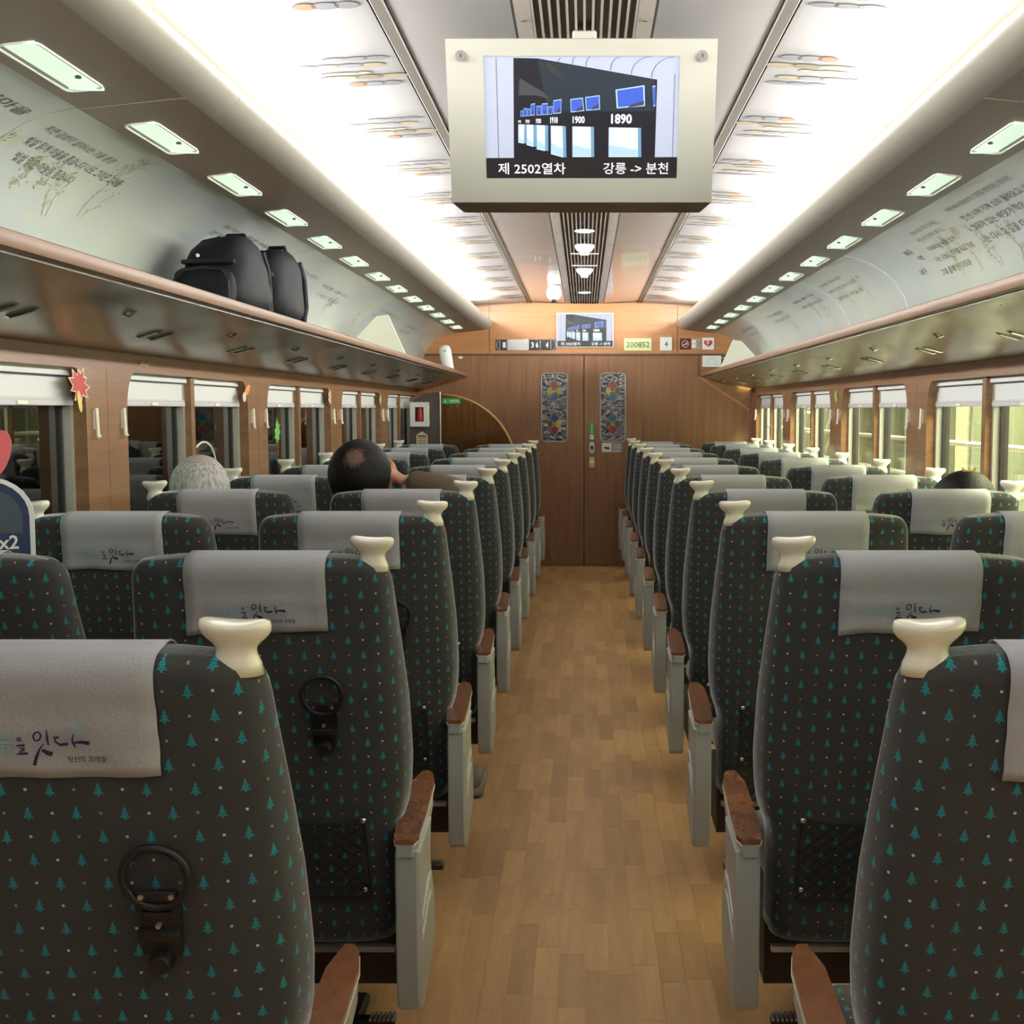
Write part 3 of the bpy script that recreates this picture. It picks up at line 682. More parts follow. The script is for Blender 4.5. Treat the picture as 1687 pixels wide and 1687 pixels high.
# ------------------------------------------------------------------ seats
REC = math.radians(9.5); LEN = .815; ZB = .312
BY = LEN * math.sin(REC)        # base sits this far beyond the knob plane
def hw(z):
    T = [(0, .236), (.20, .238), (.25, .243), (.31, .262), (.40, .268), (.55, .266), (.68, .258), (.76, .252), (.82, .248)]
    for (a, wa), (b, wb_) in zip(T, T[1:]):
        if z <= b: t = (z - a) / (b - a); return wa + (wb_ - wa) * t
    return T[-1][1]
def th(z): return .115 + .02 * math.sin(PI * min(1, z / .8)) - .035 * max(0, (z - .45) / .35)
def top(x):
    a = abs(x)
    t = LEN if a < .135 else LEN - .009 * ((a - .135) / .10) ** 1.25
    if a > .212: q = min(1, (a - .212) / .038); t -= .024 * (1 - math.sqrt(1 - q * q))
    return t
def back_mesh():
    N = 48; mb = MB(); uvs = []; rings = []
    def ring(g, cap=None):
        row = []; zr = g * LEN; W = hw(zr); T = th(zr); rc = .026; dr = 0; dz = 0
        if cap is not None: dr = rc * (1 - math.cos(cap)); dz = rc * math.sin(cap)
        for i in range(N):
            a = -PI / 2 + 2 * PI * i / N            # start at the rear centre
            c, s_ = math.cos(a), math.sin(a); e = 2 / 6.0
            x = (W - dr) * math.copysign(abs(c) ** e, c); hy = T / 2 - dr * .95
            y = T / 2 + hy * math.copysign(abs(s_) ** (2 / 4.0), s_)
            x *= .935 + .115 * max(0, min(1, y / T)) ** .8
            t = top(x) - rc; z = g * t + dz
            row.append((x, y, z))
        return row
    gs = [i / 22 for i in range(23)]
    for g_ in gs: rings.append(ring(g_))
    for cap in (20, 40, 60, 78, 90): rings.append(ring(1, math.radians(cap)))
    vs = [p for r in rings for p in r]; fs = []
    for j in range(len(rings) - 1):
        for i in range(N): fs.append((j * N + i, j * N + (i + 1) % N, (j + 1) * N + (i + 1) % N, (j + 1) * N + i))
    b = (len(rings) - 1) * N
    # close the top and bottom with strips
    for k in range(N // 2 - 1):
        i0, i1 = (N // 4 * 0 + k) , k + 1
    topf = []; h = N // 2
    for k in range(h):                             # pair i with mirrored N-i across y
        i, j = k, k + 1
        # rear half indices: from -90deg going +x : 0..12 ; front 12..36 ; mirror of i is (N//2 - i) mod N
        pass
    me = bpy.data.meshes.new('backrest')
    # top: connect rear vertex i with front vertex (N/2 - i)
    idx = list(range(-N // 4, N // 4))
    for i in idx:
        a0, a1 = i % N, (i + 1) % N; b0, b1 = (N // 2 - i) % N, (N // 2 - i - 1) % N
        q = []
        for v in (a0, a1, b1, b0):
            if v not in q: q.append(v)
        if len(q) > 2: fs.append(tuple(b + v for v in q)); fs.append(tuple(q[::-1]))
    me.from_pydata(vs, [], fs); me.materials.append(M['fabric'])
    uvl = me.uv_layers.new(name='UVMap')
    # arc-length u, height v
    U = []
    for r in rings:
        acc = [0]
        for i in range(N): p, q = Vector(r[i]), Vector(r[(i + 1) % N]); acc.append(acc[-1] + (Vector((p.x, p.y)) - Vector((q.x, q.y))).length)
        U.append(acc)
    for poly in me.polygons:
        vi = list(poly.vertices); ii = [v % N for v in vi]
        wrap = max(ii) - min(ii) > N // 2
        for li, v in zip(poly.loop_indices, vi):
            j, i = divmod(v, N); u = U[j][i]
            if i > N // 2 or (wrap and i == 0 and False): u = U[j][i] - U[j][N]
            if wrap and i <= N // 2 and i != 0: pass
            if i == N // 2: u = U[j][i] if not any(k > N // 2 for k in ii) else U[j][i] - U[j][N]
            uvl.data[li].uv = (u, vs[v][2] + (0 if j < 23 else .0))
        p = poly; p.use_smooth = True
    bm = bmesh.new(); bm.from_mesh(me); bmesh.ops.recalc_face_normals(bm, faces=bm.faces); bm.to_mesh(me); bm.free()
    return me
def rec(p):      # backrest local -> seat local (base at origin of the unit: y=0 at knob plane, z=0 floor)
    x, y, z = p; return (x, BY + y * math.cos(REC) - z * math.sin(REC), ZB + z * math.cos(REC) + y * math.sin(REC))
BACK = back_mesh()
for v in BACK.vertices: v.co = rec(v.co)
def cover_path():
    """profile (y,z) from the rear bottom edge over the top to the front, in backrest coords"""
    T = th(.8); zt = LEN; e = .004; rc = .026; P = []
    for i in range(9): P.append((-e - .0015 * math.sin(i * 1.9), zt - .142 + i * (.142 - .030) / 8))
    for i in range(1, 8): a = PI / 2 * i / 7; P.append((rc - (rc + e) * math.cos(a), zt - rc + (rc + e) * math.sin(a)))
    for i in range(1, 4): P.append((rc + (T - 2 * rc) * i / 3, zt + e))
    for i in range(1, 6): a = PI / 2 * i / 5; P.append((T - rc + (rc + e + .006) * math.sin(a), zt - rc + (rc + e) * math.cos(a)))
    for i in range(1, 6): P.append((T + e + .006 + .006 * i / 5, zt - rc - .16 * i / 5))
    return P
CP = cover_path()
def cover_mesh(var):
    rnd = random.Random(var); n = 13; mb = MB(); W = .268; L = []
    sk = rnd.uniform(-.004, .004); dr = rnd.uniform(-.006, .006)
    for j, (y, z) in enumerate(CP):
        for i in range(n):
            u = -.5 + i / (n - 1); hang = max(0, (LEN - .03 - z)) if j < 9 else 0
            yy = y - (.0035 * math.sin(i * 1.3 + var + j * .5) * hang / .12 + abs(u) ** 3 * .02 * hang / .12 if j < 9 else 0)
            zz = z + (sk * u * 2 + dr * 0) * hang / .12 - (.0015 * math.sin(i * .9 + var) * hang / .12)
            L.append(rec((u * W + hang * .01 * u, yy - .0006, min(zz, LEN + .004) - .0)))
    mb.add(L, [(j * n + i, j * n + i + 1, (j + 1) * n + i + 1, (j + 1) * n + i) for j in range(len(CP) - 1) for i in range(n - 1)])
    me = bpy.data.meshes.new('headrest_cover'); me.from_pydata(mb.v, [], mb.f)
    bm = bmesh.new(); bm.from_mesh(me); bmesh.ops.recalc_face_normals(bm, faces=bm.faces); bmesh.ops.solidify(bm, geom=bm.faces[:], thickness=.0012); bm.to_mesh(me); bm.free()
    for p in me.polygons: p.use_smooth = True
    me.materials.append(M['cover']); return me
COVERS = [cover_mesh(i) for i in range(4)]
def lettering_mesh():
    g = MB(); K = .000388
    fn = lambda X, Y: rec(((X - 665) * K, -.0085, LEN - .142 + (525 - Y) * K))
    t6 = lambda pts: [(592 + (x - 105) * .307, 365 + (y - 340) * .29, w * .3) for x, y, w in pts]
    def ring(cx, cy, rx, ry, w, rot=0, mi=0):
        o = [(cx + rx * math.cos(a) * math.cos(rot) - ry * math.sin(a) * math.sin(rot), cy + rx * math.cos(a) * math.sin(rot) + ry * math.sin(a) * math.cos(rot), w) for a in [2 * PI * i / 14 for i in range(15)]]
        stroke(g, t6(o), fn, mi)
    ring(142, 448, 18, 18, 14); 
    for p in ([(108, 518, 18), (190, 512, 22)], [(135, 547, 10), (185, 548, 14), (180, 562, 14), (130, 590, 14)], [(103, 612, 12), (150, 605, 20), (213, 603, 22)],
              [(417, 338, 8), (412, 430, 24), (420, 512, 18)], [(376, 493, 9), (330, 555, 18), (290, 640, 30), (262, 735, 36)], [(352, 562, 30), (395, 595, 48), (448, 612, 50)],
              [(474, 425, 18), (528, 428, 26)], [(485, 432, 14), (492, 475, 22), (530, 508, 28), (608, 497, 34)], [(670, 388, 8), (652, 460, 20), (662, 500, 22), (680, 538, 12)], [(655, 487, 16), (740, 478, 36), (815, 492, 42)]):
        stroke(g, t6(p), fn)
    ring(318, 415, 34, 50, 18, .35)
    stroke(g, t6([(712, 388, 8), (690, 330, 9), (700, 250, 7), (745, 205, 6), (795, 205, 3)]), fn, 1); stroke(g, t6([(715, 390, 8), (780, 340, 8), (850, 290, 5), (800, 268, 5)]), fn, 1); stroke(g, t6([(720, 380, 8), (755, 310, 8), (770, 255, 5)]), fn, 1); stroke(g, t6([(712, 385, 7), (722, 320, 7), (718, 285, 4)]), fn, 1)
    for p in ([(466, 388, 5), (466, 415, 5), (500, 415, 5), (500, 388, 5), (466, 388, 5)], [(512, 380, 5), (512, 420, 5)], [(512, 400, 6), (536, 399, 8)], [(538, 407, 5), (584, 406, 6)], [(550, 418, 5), (552, 450, 6), (574, 450, 6), (574, 418, 5), (550, 418, 5)]): stroke(g, p, fn, 1)
    stroke(g, [(557 + 8 * math.cos(a), 382 + 9 * math.sin(a), 4) for a in [2 * PI * i / 10 for i in range(11)]], fn, 1)
    put_text(g, '당신의 코레일', lambda u, v: fn(742 + u, 468 - v), 0, 0, 112, 16, bold=.012)
    me = bpy.data.meshes.new('lettering'); me.from_pydata(g.v, [], g.f); me.materials.append(M['navy']); me.materials.append(M['skyblue'])
    for p, m_ in zip(me.polygons, g.mi): p.material_index = m_
    return me
LETTER = lettering_mesh()
def knob_mesh():
    """ivory grab handle: flared foot, narrow neck, two ears with a dip between them"""
    S = [(-.014, .031, .026, 0), (0, .0285, .024, 0), (.008, .0250, .021, 0), (.014, .0236, .0195, 0), (.019, .0246, .0195, 0), (.024, .0285, .0205, 0), (.029, .0345, .0225, 0), (.034, .0392, .0245, .0002), (.040, .0423, .0258, .0006), (.046, .0425, .0255, .0016), (.051, .0405, .0230, .003), (.0545, .035, .0185, .0042), (.0565, .026, .012, .0042), (.057, .012, .005, .004)]
    n = 24; vs = []
    for z, rx, ry, dip in S:
        for k in range(n):
            a = 2 * PI * k / n; c, s_ = math.cos(a), math.sin(a); x = rx * math.copysign(abs(c) ** .85, c)
            vs.append((x * 1.0, ry * s_ + z * -.12, z - dip * (1 - (x / .0425) ** 2) * 1.6))
    m = len(S); mb = MB(); mb.add(vs, [(i * n + k, i * n + (k + 1) % n, (i + 1) * n + (k + 1) % n, (i + 1) * n + k) for i in range(m - 1) for k in range(n)] + [tuple(range(n))[::-1], tuple((m - 1) * n + k for k in range(n))])
    return mb
def cup_holder(parent, cx):
    zc_ = .548; r = .039; fn = lambda x, y, z: rec((cx + x, y, z))
    h = MB(); h.box(-.024, .024, -.012, .0, zc_ - .105, zc_ - .03, .003); h.box(-.026, .026, -.02, -.002, zc_ - .082, zc_ - .068, .003)
    h.box(-.026, -.018, -.016, -.002, zc_ - .055, zc_ - .035).box(.018, .026, -.016, -.002, zc_ - .055, zc_ - .035).box(-.018, .018, -.014, -.004, zc_ - .052, zc_ - .045)
    h.lathe([(.012, -.030), (.013, -.028), (.013, -.004)], (0, 0, zc_ - .108), 12, axis='y').prism([(-.02, zc_ - .105), (.02, zc_ - .105), (.012, zc_ - .122), (-.012, zc_ - .122)], -.010, 0, 'y')
    h.v = [fn(*v) for v in h.v]; o = angle_smooth(h.build('cup_holder', 'black_plastic', parent), 40)
    q = MB(); q.tube([(r * math.cos(a), -.012, zc_ + r * math.sin(a)) for a in [2 * PI * i / 32 for i in range(32)]], .0052, 8, True)
    q.v = [fn(*v) for v in q.v]; q.build('ring', 'black_plastic', o, smooth=True)
    q = MB(); q.box(-.024, .024, -.016, -.008, zc_ - .030, zc_ - .017, .002); q.v = [fn(*v) for v in q.v]; q.build('ring_bridge', 'black_plastic', o)
    for x, z in ((-.018, zc_ - .0235), (.018, zc_ - .0235), (0, zc_ - .062)):
        q = MB(); q.lathe([(.0032, -.018), (.0038, -.016), (.0038, -.012)], (x, 0, z), 10, axis='y'); q.v = [fn(*v) for v in q.v]; q.build('screw', 'steel', o)
def net_pocket(parent, cx):
    x0, x1, z0, z1 = -.193, .193, .108, .285; fn = lambda x, y, z: rec((cx + x, y, z))
    q = MB(); fr = [(x0, z0), (x1, z0 + .002), (x1 - .006, z1), (x1 - .06, z1 - .012), (x0 + .06, z1 - .012), (x0 + .006, z1)]
    q.tube([fn(x, -.010, z) for x, z in fr], .0028, 6, True); o = q.build('net_pocket', 'net', parent)
    q = MB(); n = 9
    def clip(p0, p1):
        pts = []
        for i in range(9):
            t = i / 8; x = p0[0] + (p1[0] - p0[0]) * t; z = p0[1] + (p1[1] - p0[1]) * t
            if x0 <= x <= x1 and z0 <= z <= z1 - .012: pts.append(fn(x, -.008 - .006 * math.sin(PI * (x - x0) / (x1 - x0)) + .001 * math.sin(x * 60), z + .003 * math.sin(x * 40)))
        if len(pts) > 1: q.tube(pts, .0015, 4)
    for k in range(-4, 15):
        a = x0 + k * .030; clip((a, z0), (a + .20, z1 - .012)); clip((a, z1 - .012), (a + .20, z0))
    q.build('netting', 'net', o)['kind'] = 'stuff'
    q = MB(); q.add([fn(x, -.004, z) for x, z in ((x0 + .004, z0 + .003), (x1 - .004, z0 + .003), (x1 - .008, z1 - .014), (x0 + .008, z1 - .014))], [(0, 1, 2, 3)])
    for x, z in ((x0 + .008, z1 - .002), (x1 - .008, z1 - .002), (x0 + .010, z0 + .022), (x1 - .010, z0 + .022)):
        g = MB(); g.lathe([(.0045, -.018), (.0062, -.014), (.006, -.008), (.004, -.004)], (x, 0, z), 10, axis='y'); g.v = [fn(*v) for v in g.v]; g.build('snap_button', 'chrome', o, smooth=True)

def uvbox(o, sc=1):
    me = o.data; uvl = me.uv_layers.new(name='UVMap')
    for p in me.polygons:
        n = p.normal; ax = max(range(3), key=lambda i: abs(n[i]))
        for li in p.loop_indices:
            c = me.vertices[me.loops[li].vertex_index].co; uvl.data[li].uv = ((c.y, c.z), (c.x, c.z), (c.x, c.y))[ax]
    return o
CA, CWI = .612, 1.238     # seat centres measured from the car's middle
def make_unit(s, cushions=True):
    """double seat; s=-1 left of the aisle, +1 right. origin on the floor under the knob plane, x=0 car centre"""
    r = empty('double_seat')
    for c, ks, cup in ((s * CA, -s, True), (s * CWI, s, True)):
        o = link('backrest', BACK, r); o.location.x = c
        cv = link('headrest_cover', COVERS[0], r); cv.location.x = c
        lt = link('lettering', LETTER, cv)
        k = knob_mesh(); k0 = rec((0, .040, top(.215) - .009)); kx = ks * (CA - .394)
        k.v = [(v[0] + kx + c, v[1] + k0[1], v[2] + k0[2] + (-v[0] * ks * .04)) for v in k.v]
        k.build('grab_handle', 'knob', r, smooth=True)
        cup_holder(r, c + .118); net_pocket(r, c)
        t = MB(); t.box(c - .236, c + .236, BY - .012, BY + .004, ZB - .016, ZB - .004); t.build('bottom_trim', 'steel', r)
        q = MB(); q.box(c - .215, c + .215, BY + .20, BY + (.54 if cushions else .36), .33, .42, .03); uvbox(q.build('seat_cushion', 'fabric', r, smooth=True))
    a, b = sorted((s * .37, s * 1.46))
    MB().box(a, b, BY + .05, BY + (.46 if cushions else .34), .20, .325).build('seat_frame', 'under', r)
    q = MB(); m_ = (a + b) / 2; q.box(m_ - .28, m_ + .28, BY + .1, BY + .32, 0.001, .20).box(m_ - .42, m_ + .42, BY + .06, BY + .36, 0.001, .03, .008); q.build('pedestal', 'under', r)
    # aisle-side end panel with armrest
    for e, xa, sg in ((0, s * (.291 if s > 0 else .312), s), (1, s * 1.475, -s)):
        X = lambda d: xa + sg * d
        if e: X = lambda d: xa + sg * d * .6
        # panel outline (y,z)
        po = [(.045, .535), (.040, .48), (.042, .26), (.055, .212), (.08, .195), (.11, .20), (.262, .258), (.282, .295), (.275, .36), (.218, .45), (.215, .50), (.235, .545)]
        p = MB(); n = len(po)
        prm = [(y, z) for y, z in po]; cy = sum(y for y, z in po) / n; czz = sum(z for y, z in po) / n
        def ringp(d, k): return [(X(d), cy + (y - cy) * k, czz + (z - czz) * (1 - (1 - k) * .4)) for y, z in po]
        vs = ringp(0, .955) + ringp(.006, 1.0) + ringp(.044, 1.0) + ringp(.048, .97)
        fs = [(j * n + i, j * n + (i + 1) % n, (j + 1) * n + (i + 1) % n, (j + 1) * n + i) for j in range(3) for i in range(n)] + [tuple(range(n))[::-1], tuple(range(3 * n, 4 * n))]
        p.add(vs, fs); pn = angle_smooth(p.build('end_panel', 'grey_plastic', r), 30)
        for dz in (0, .040):
            g = MB(); g.prism([(.075, .345 + dz), (.165, .385 + dz), (.20, .385 + dz), (.20, .398 + dz), (.162, .398 + dz), (.075, .358 + dz)], X(-.0025), X(.003), 'x'); g.build('vent_slot', 'slot', pn)
        # armrest body: beige shell below, burl wood pad above; plan widens a little, front end rises
        pl_o = [(.035, .010), (.065, .003), (.20, .006), (.40, .014), (.455, .024), (.475, .036)]      # outer edge (y, d)
        pl_i = [(.475, .050), (.40, .064), (.20, .060), (.06, .052), (.035, .046)]
        zt_ = lambda y: .558 + (0 if y < .30 else (y - .30) * .03)
        def armlayer(zlo, zhi, gr, nm, m_, par):
            g_ = MB(); pts = [(y, d - gr) for y, d in pl_o] + [(y, d + gr) for y, d in pl_i]; k_ = len(pts)
            ys_ = sorted({y for y, d in pts})
            g_.add([(X(d), y, zt_(y) + zlo(y)) for y, d in pts] + [(X(d), y, zt_(y) + zhi) for y, d in pts], [tuple(range(k_))[::-1], tuple(range(k_, 2 * k_))] + [(i, (i + 1) % k_, k_ + (i + 1) % k_, k_ + i) for i in range(k_)])
            bm = bmesh.new(); o_ = g_.build(nm, m_, par); bm.from_mesh(o_.data); bmesh.ops.triangulate(bm, faces=[f for f in bm.faces if len(f.verts) > 4]); bm.to_mesh(o_.data); bm.free(); return o_
        ar = armlayer(lambda y: -.03 - .045 * max(0, min(1, (y - .05) / .15)) + .05 * max(0, (y - .3) / .17), -.006, -.003, 'armrest', 'grey_plastic', r)
        pdm = armlayer(lambda y: -.006, .006, 0, 'armrest_pad', 'arm_wood', ar)
        armlayer(lambda y: -.0075, -.0045, .0012, 'pad_edge', 'cream', ar)
    # foot pedal
    q = MB(); q.box(*sorted((s * .405, s * .62)), BY + .16, BY + .19, .045, .062, .004).tube([(s * .60, BY + .175, .05), (s * .62, BY + .2, .20)], .012, 8)
    pd = q.build('foot_pedal', 'black_plastic', r)
    for i in range(6): q = MB(); q.box(*sorted((s * (.407 + i * .010), s * (.412 + i * .010))), BY + .158, BY + .192, .060, .066); q.build('pedal_rib', 'steel', pd)
    return r
def copy_tree(o, parent=None):
    c = o.copy(); C.objects.link(c)
    if parent is not None: c.parent = parent
    for ch in list(o.children): copy_tree(ch, c)
    return c
ORD = ['nearest', 'second', 'third', 'fourth', 'fifth', 'sixth', 'seventh', 'eighth', 'ninth', 'tenth', 'eleventh']
EXTRA = {(-1, 0): 'cut by the left edge', (-1, 1): 'black cup ring in plain view', (-1, 3): 'holding two passengers', (-1, 9): 'last before the glass partition', (1, 0): 'mostly beyond the right edge', (1, 1): 'with full cover lettering', (1, 3): 'one slumped passenger', (1, 10): 'last before the end wall'}
for s, sd, n, shift in ((-1, 'left', 10, -.012), (1, 'right', 11, .006)):
    proto = make_unit(s)
    for k in range(n):
        if k == 10: o = make_unit(s, False)
        elif k == 0: o = proto
        else: o = copy_tree(proto)
        y = 1.357 + .915 * k - (.16 if k == 10 else 0) - (.02 if k > 6 else 0)
        o.location = (shift, y, 0)
        for j, cv in enumerate([c for c in o.children if c.name.startswith('headrest_cover')]):
            cv.data = COVERS[(k * 2 + j) % 4]
        x = EXTRA.get((s, k))
        tag(o, f'{ORD[k]} dark tree-patterned double seat {sd} of the aisle' + (', ' + x if x else ''), 'seat', 'double seats %s of the aisle' % sd)

# ------------------------------------------------------------------ television hanging from the ceiling
SCR = {}
def screen_picture(parent, fn, strength, simple=False):
    cols = {'w': (.47, .51, .64), 'k': (.010, .012, .020), 'd': (.018, .030, .045), 'b': (.05, .11, .55), 'lb': (.42, .62, .85), 'p': (.66, .76, .86), 'g': (.16, .32, .48), 'bar': (.016, .013, .016), 't': (.95, .95, .95), 'ln': (.05, .06, .09), 'gr': (.06, .06, .065), 'br': (.045, .040, .035)}
    keys = list(cols)
    if strength not in SCR: SCR[strength] = [emi('screen_' + k + str(len(SCR)), cols[k], strength) for k in keys]
    layers = {}
    X = lambda x: (x - 628) / 837.0
    Y = lambda y: (757 - y) / 499.0
    g = MB()
    def P(pts, k, lay): poly2(g, [(X(a), Y(b)) for a, b in pts], lambda u, v: fn(u, v, lay), keys.index(k))
    P([(628, 258), (1465, 258), (1465, 757), (628, 757)], 'w', 0)
    P([(757, 266), (860, 268), (1370, 352), (1367, 672), (750, 672)], 'k', 1)
    P([(860, 272), (1360, 352), (1360, 480), (900, 480)], 'd', 2)
    P([(757, 480), (1367, 500), (1367, 545), (757, 530)], 'k', 3)
    P([(782, 345), (815, 365), (880, 400), (912, 430), (850, 415), (775, 415)], 'gr', 3)
    P([(905, 280), (960, 330), (985, 390), (960, 350), (890, 300)], 'br', 3)
    for a, b in ((682, 0), (1443, 1)): P([(a, 330 if b else 266), (a + 2.5, 330 if b else 266), (a + 2.5, 672), (a, 672)], 'ln', 1)
    for x0, y0, x1, y1 in ((960, 266, 948, 283), (1020, 263, 1008, 290), (1085, 262, 1065, 300), (1210, 262, 1170, 315), (1345, 260, 1258, 332), (1440, 262, 1345, 345)):
        q = []
        for i in range(6):
            t = i / 5; q.append((X(x0 + (x1 - x0) * math.sin(t * PI / 2)), Y(y0 + (y1 - y0) * (1 - math.cos(t * PI / 2))), .0035))
        stroke(g, q, lambda u, v: fn(u, v, 2), keys.index('ln'))
    # picture panels
    def pic(pts):
        P(pts, 'lb', 4); cx = sum(p[0] for p in pts) / 4; cy = sum(p[1] for p in pts) / 4
        P([(cx + (x - cx) * .9, cy + (y - cy) * .88) for x, y in pts], 'b', 5)
        P([(pts[3][0] * .6 + pts[2][0] * .4, pts[3][1] - 4), (pts[2][0] - 5, pts[2][1] - 4), (pts[2][0] - 5, pts[2][1] - 22), (pts[3][0] * .5 + pts[2][0] * .5, pts[3][1] - 16)], 'ln', 6)
    for p in ([(1192, 392), (1316, 374), (1320, 458), (1198, 468)], [(1350, 378), (1362, 375), (1364, 458), (1356, 460)], [(998, 430), (1052, 424), (1058, 478), (1000, 484)], [(1062, 422), (1124, 414), (1126, 472), (1066, 477)], [(925, 435), (960, 430), (958, 487), (924, 490)], [(900, 462), (922, 458), (920, 492), (900, 493)],
              [(876, 448), (900, 446), (898, 494), (874, 494)], [(852, 458), (874, 456), (872, 495), (850, 496)], [(828, 450), (846, 446), (844, 496), (826, 497)], [(812, 470), (826, 468), (826, 498), (811, 498)], [(796, 468), (811, 466), (810, 499), (794, 500)], [(782, 478), (794, 476), (794, 500), (782, 501)]): pic(p)
    for p in ([(1166, 545), (1290, 547), (1294, 668), (1166, 668)], [(1008, 541), (1086, 543), (1088, 668), (1008, 668)], [(914, 538), (964, 540), (966, 670), (914, 656)], [(852, 535), (888, 537), (887, 643), (852, 636)], [(808, 533), (837, 535), (836, 626), (808, 618)], [(774, 532), (798, 533), (795, 612), (772, 608)]):
        P([(p[0][0] - 3, p[0][1]), (p[1][0] + 14, p[1][1]), (p[2][0] + 14, p[2][1]), (p[3][0] - 3, p[3][1])], 'g', 4); P(p, 'p', 5)
        P([(p[0][0] * .3 + p[3][0] * .7, (p[0][1] + p[3][1]) / 2 + 12), ((p[1][0] + p[2][0]) / 2, (p[1][1] + p[2][1]) / 2 + 30), (p[2][0] - 2, p[2][1] - 4), (p[3][0] + 2, p[3][1] - 4)], 'lb', 6)
    P([(628, 672), (1465, 668), (1465, 757), (628, 757)], 'bar', 6)
    def T(body, x, y, w, h, bold=.0): put_text(g, body, lambda u, v: fn(X(u), Y(y - v), 7), x, 0, w, h, bold=bold, mi=keys.index('t'))
    T('1890', 1174, 528, 90, 38, .03); T('1900', 1008, 527, 52, 28, .03); T('1910', 911, 527, 32, 25, .03); T('1920', 849, 527, 22, 18, .03); T('1930', 804, 527, 17, 14, .02); T('1940', 772, 526, 12, 11, .02)
    T('제 2502열차', 680, 736, 296, 38, .008); T('강릉 -> 분천', 1142, 735, 284, 38, .008)
    return g.build('screen_picture', SCR[strength], parent, fix=False)
tv = empty('ceiling_television', (0, 2.96, 2.33)); tag(tv, 'beige boxed television hanging from the ceiling above the aisle, showing 1890', 'television')
def tvp(x, y, z): return (x - .007, y - 2.96, z - 2.33)
zt, zb, yt, yb = 2.258, 1.905, 2.90, 3.02
def fr(u, v, d): # front plane chart: u metres from centre, v 0 bottom..1 top, d forward
    y = yb + (yt - yb) * v; z = zb + (zt - zb) * v; ny, nz = -(zt - zb), -(yb - yt) * -1; L = math.hypot(zt - zb, yb - yt)
    return tvp(u, y - d * (zt - zb) / L, z - d * (yb - yt) / L)
def v_at(z): return (z - zb) / (zt - zb)
W2 = .317; sx, s0, s1 = .2305, v_at(1.959), v_at(2.2225)
c = MB()   # case: bezel of four bars around the screen + body
for (a, b, e, f) in ((-W2, -sx, 0, 1), (sx, W2, 0, 1), (-sx, sx, 0, s0), (-sx, sx, s1, 1)):
    vs = [fr(x, v, d) for x in (a, b) for v in (e, f) for d in (0, -.03)]
    c.add(vs, [(0, 1, 3, 2), (4, 6, 7, 5), (0, 4, 5, 1), (2, 3, 7, 6), (0, 2, 6, 4), (1, 5, 7, 3)])
c.build('bezel', 'tv_case', tv)
c = MB(); B0 = [fr(-W2, 0, -.001), fr(W2, 0, -.001), fr(W2, 1, -.001), fr(-W2, 1, -.001)]; bk = [tvp(-W2 + .015, 3.13, 1.925), tvp(W2 - .015, 3.13, 1.925), tvp(W2 - .015, 3.13, 2.262), tvp(-W2 + .015, 3.13, 2.262)]
c.add([fr(-W2, 0, -.03), fr(W2, 0, -.03), fr(W2, 1, -.03), fr(-W2, 1, -.03)] + bk, [(0, 1, 2, 3), (7, 6, 5, 4), (1, 5, 6, 2), (2, 6, 7, 3), (3, 7, 4, 0)]); c.build('case_back', 'tv_case', tv)
c = MB(); c.add([fr(-W2, 0, -.001), fr(W2, 0, -.001), tvp(W2 - .022, 3.10, 1.893), tvp(-W2 + .022, 3.10, 1.893), fr(-W2, 0, -.03), fr(W2, 0, -.03), bk[1], bk[0]], [(0, 1, 2, 3), (4, 7, 6, 5), (0, 3, 7, 4), (1, 5, 6, 2), (2, 6, 7, 3), (0, 4, 5, 1)]); c.build('case_underside', 'tv_under', tv)
sc_ = MB(); sc_.add([fr(x, v, d) for x in (-sx, sx) for v in (s0, s1) for d in (-.006, -.012)], [(0, 1, 3, 2), (4, 6, 7, 5), (0, 4, 5, 1), (2, 3, 7, 6), (0, 2, 6, 4), (1, 5, 7, 3)]); so = sc_.build('screen', 'black_plastic', tv)
screen_picture(so, lambda u, v, l: fr(-sx + 2 * sx * u, s0 + (s1 - s0) * v, -.0056 + l * .0004), .95)
for x in (-.282, .282):
    q = MB(); cc = fr(x, v_at(2.222), 0); q.lathe([(.0125, -.006), (.0125, -.001), (.0085, 0), (.0085, -.004), (.004, -.005)], cc, 20, axis='y'); lk = q.build('case_lock', 'chrome', tv, smooth=False)
    q = MB(); q.box(cc[0] - .0015, cc[0] + .0015, cc[1] - .0068, cc[1] - .004, cc[2] - .004, cc[2] + .004); q.build('keyhole', 'dark', lk)
q = MB(); q.box(-.03, .03, .12, .165, -.085, .004, .006); q.build('ceiling_mount', 'tv_case', tv)
# the flat screen on the end wall
t2 = empty('wall_television', (.005, Y1 - .035, 2.10)); tag(t2, 'small flat television on the wooden panel above the end door', 'television')
MB().box(-.252, .252, -.022, 0, -.153, .148, .004).build('frame', 'white', t2)
s2 = MB().box(-.244, .244, -.026, -.021, -.145, .141).build('screen', 'black_plastic', t2)
screen_picture(s2, lambda u, v, l: (-.244 + .488 * u, -.0264 - l * .0005, -.145 + .286 * v), .80)

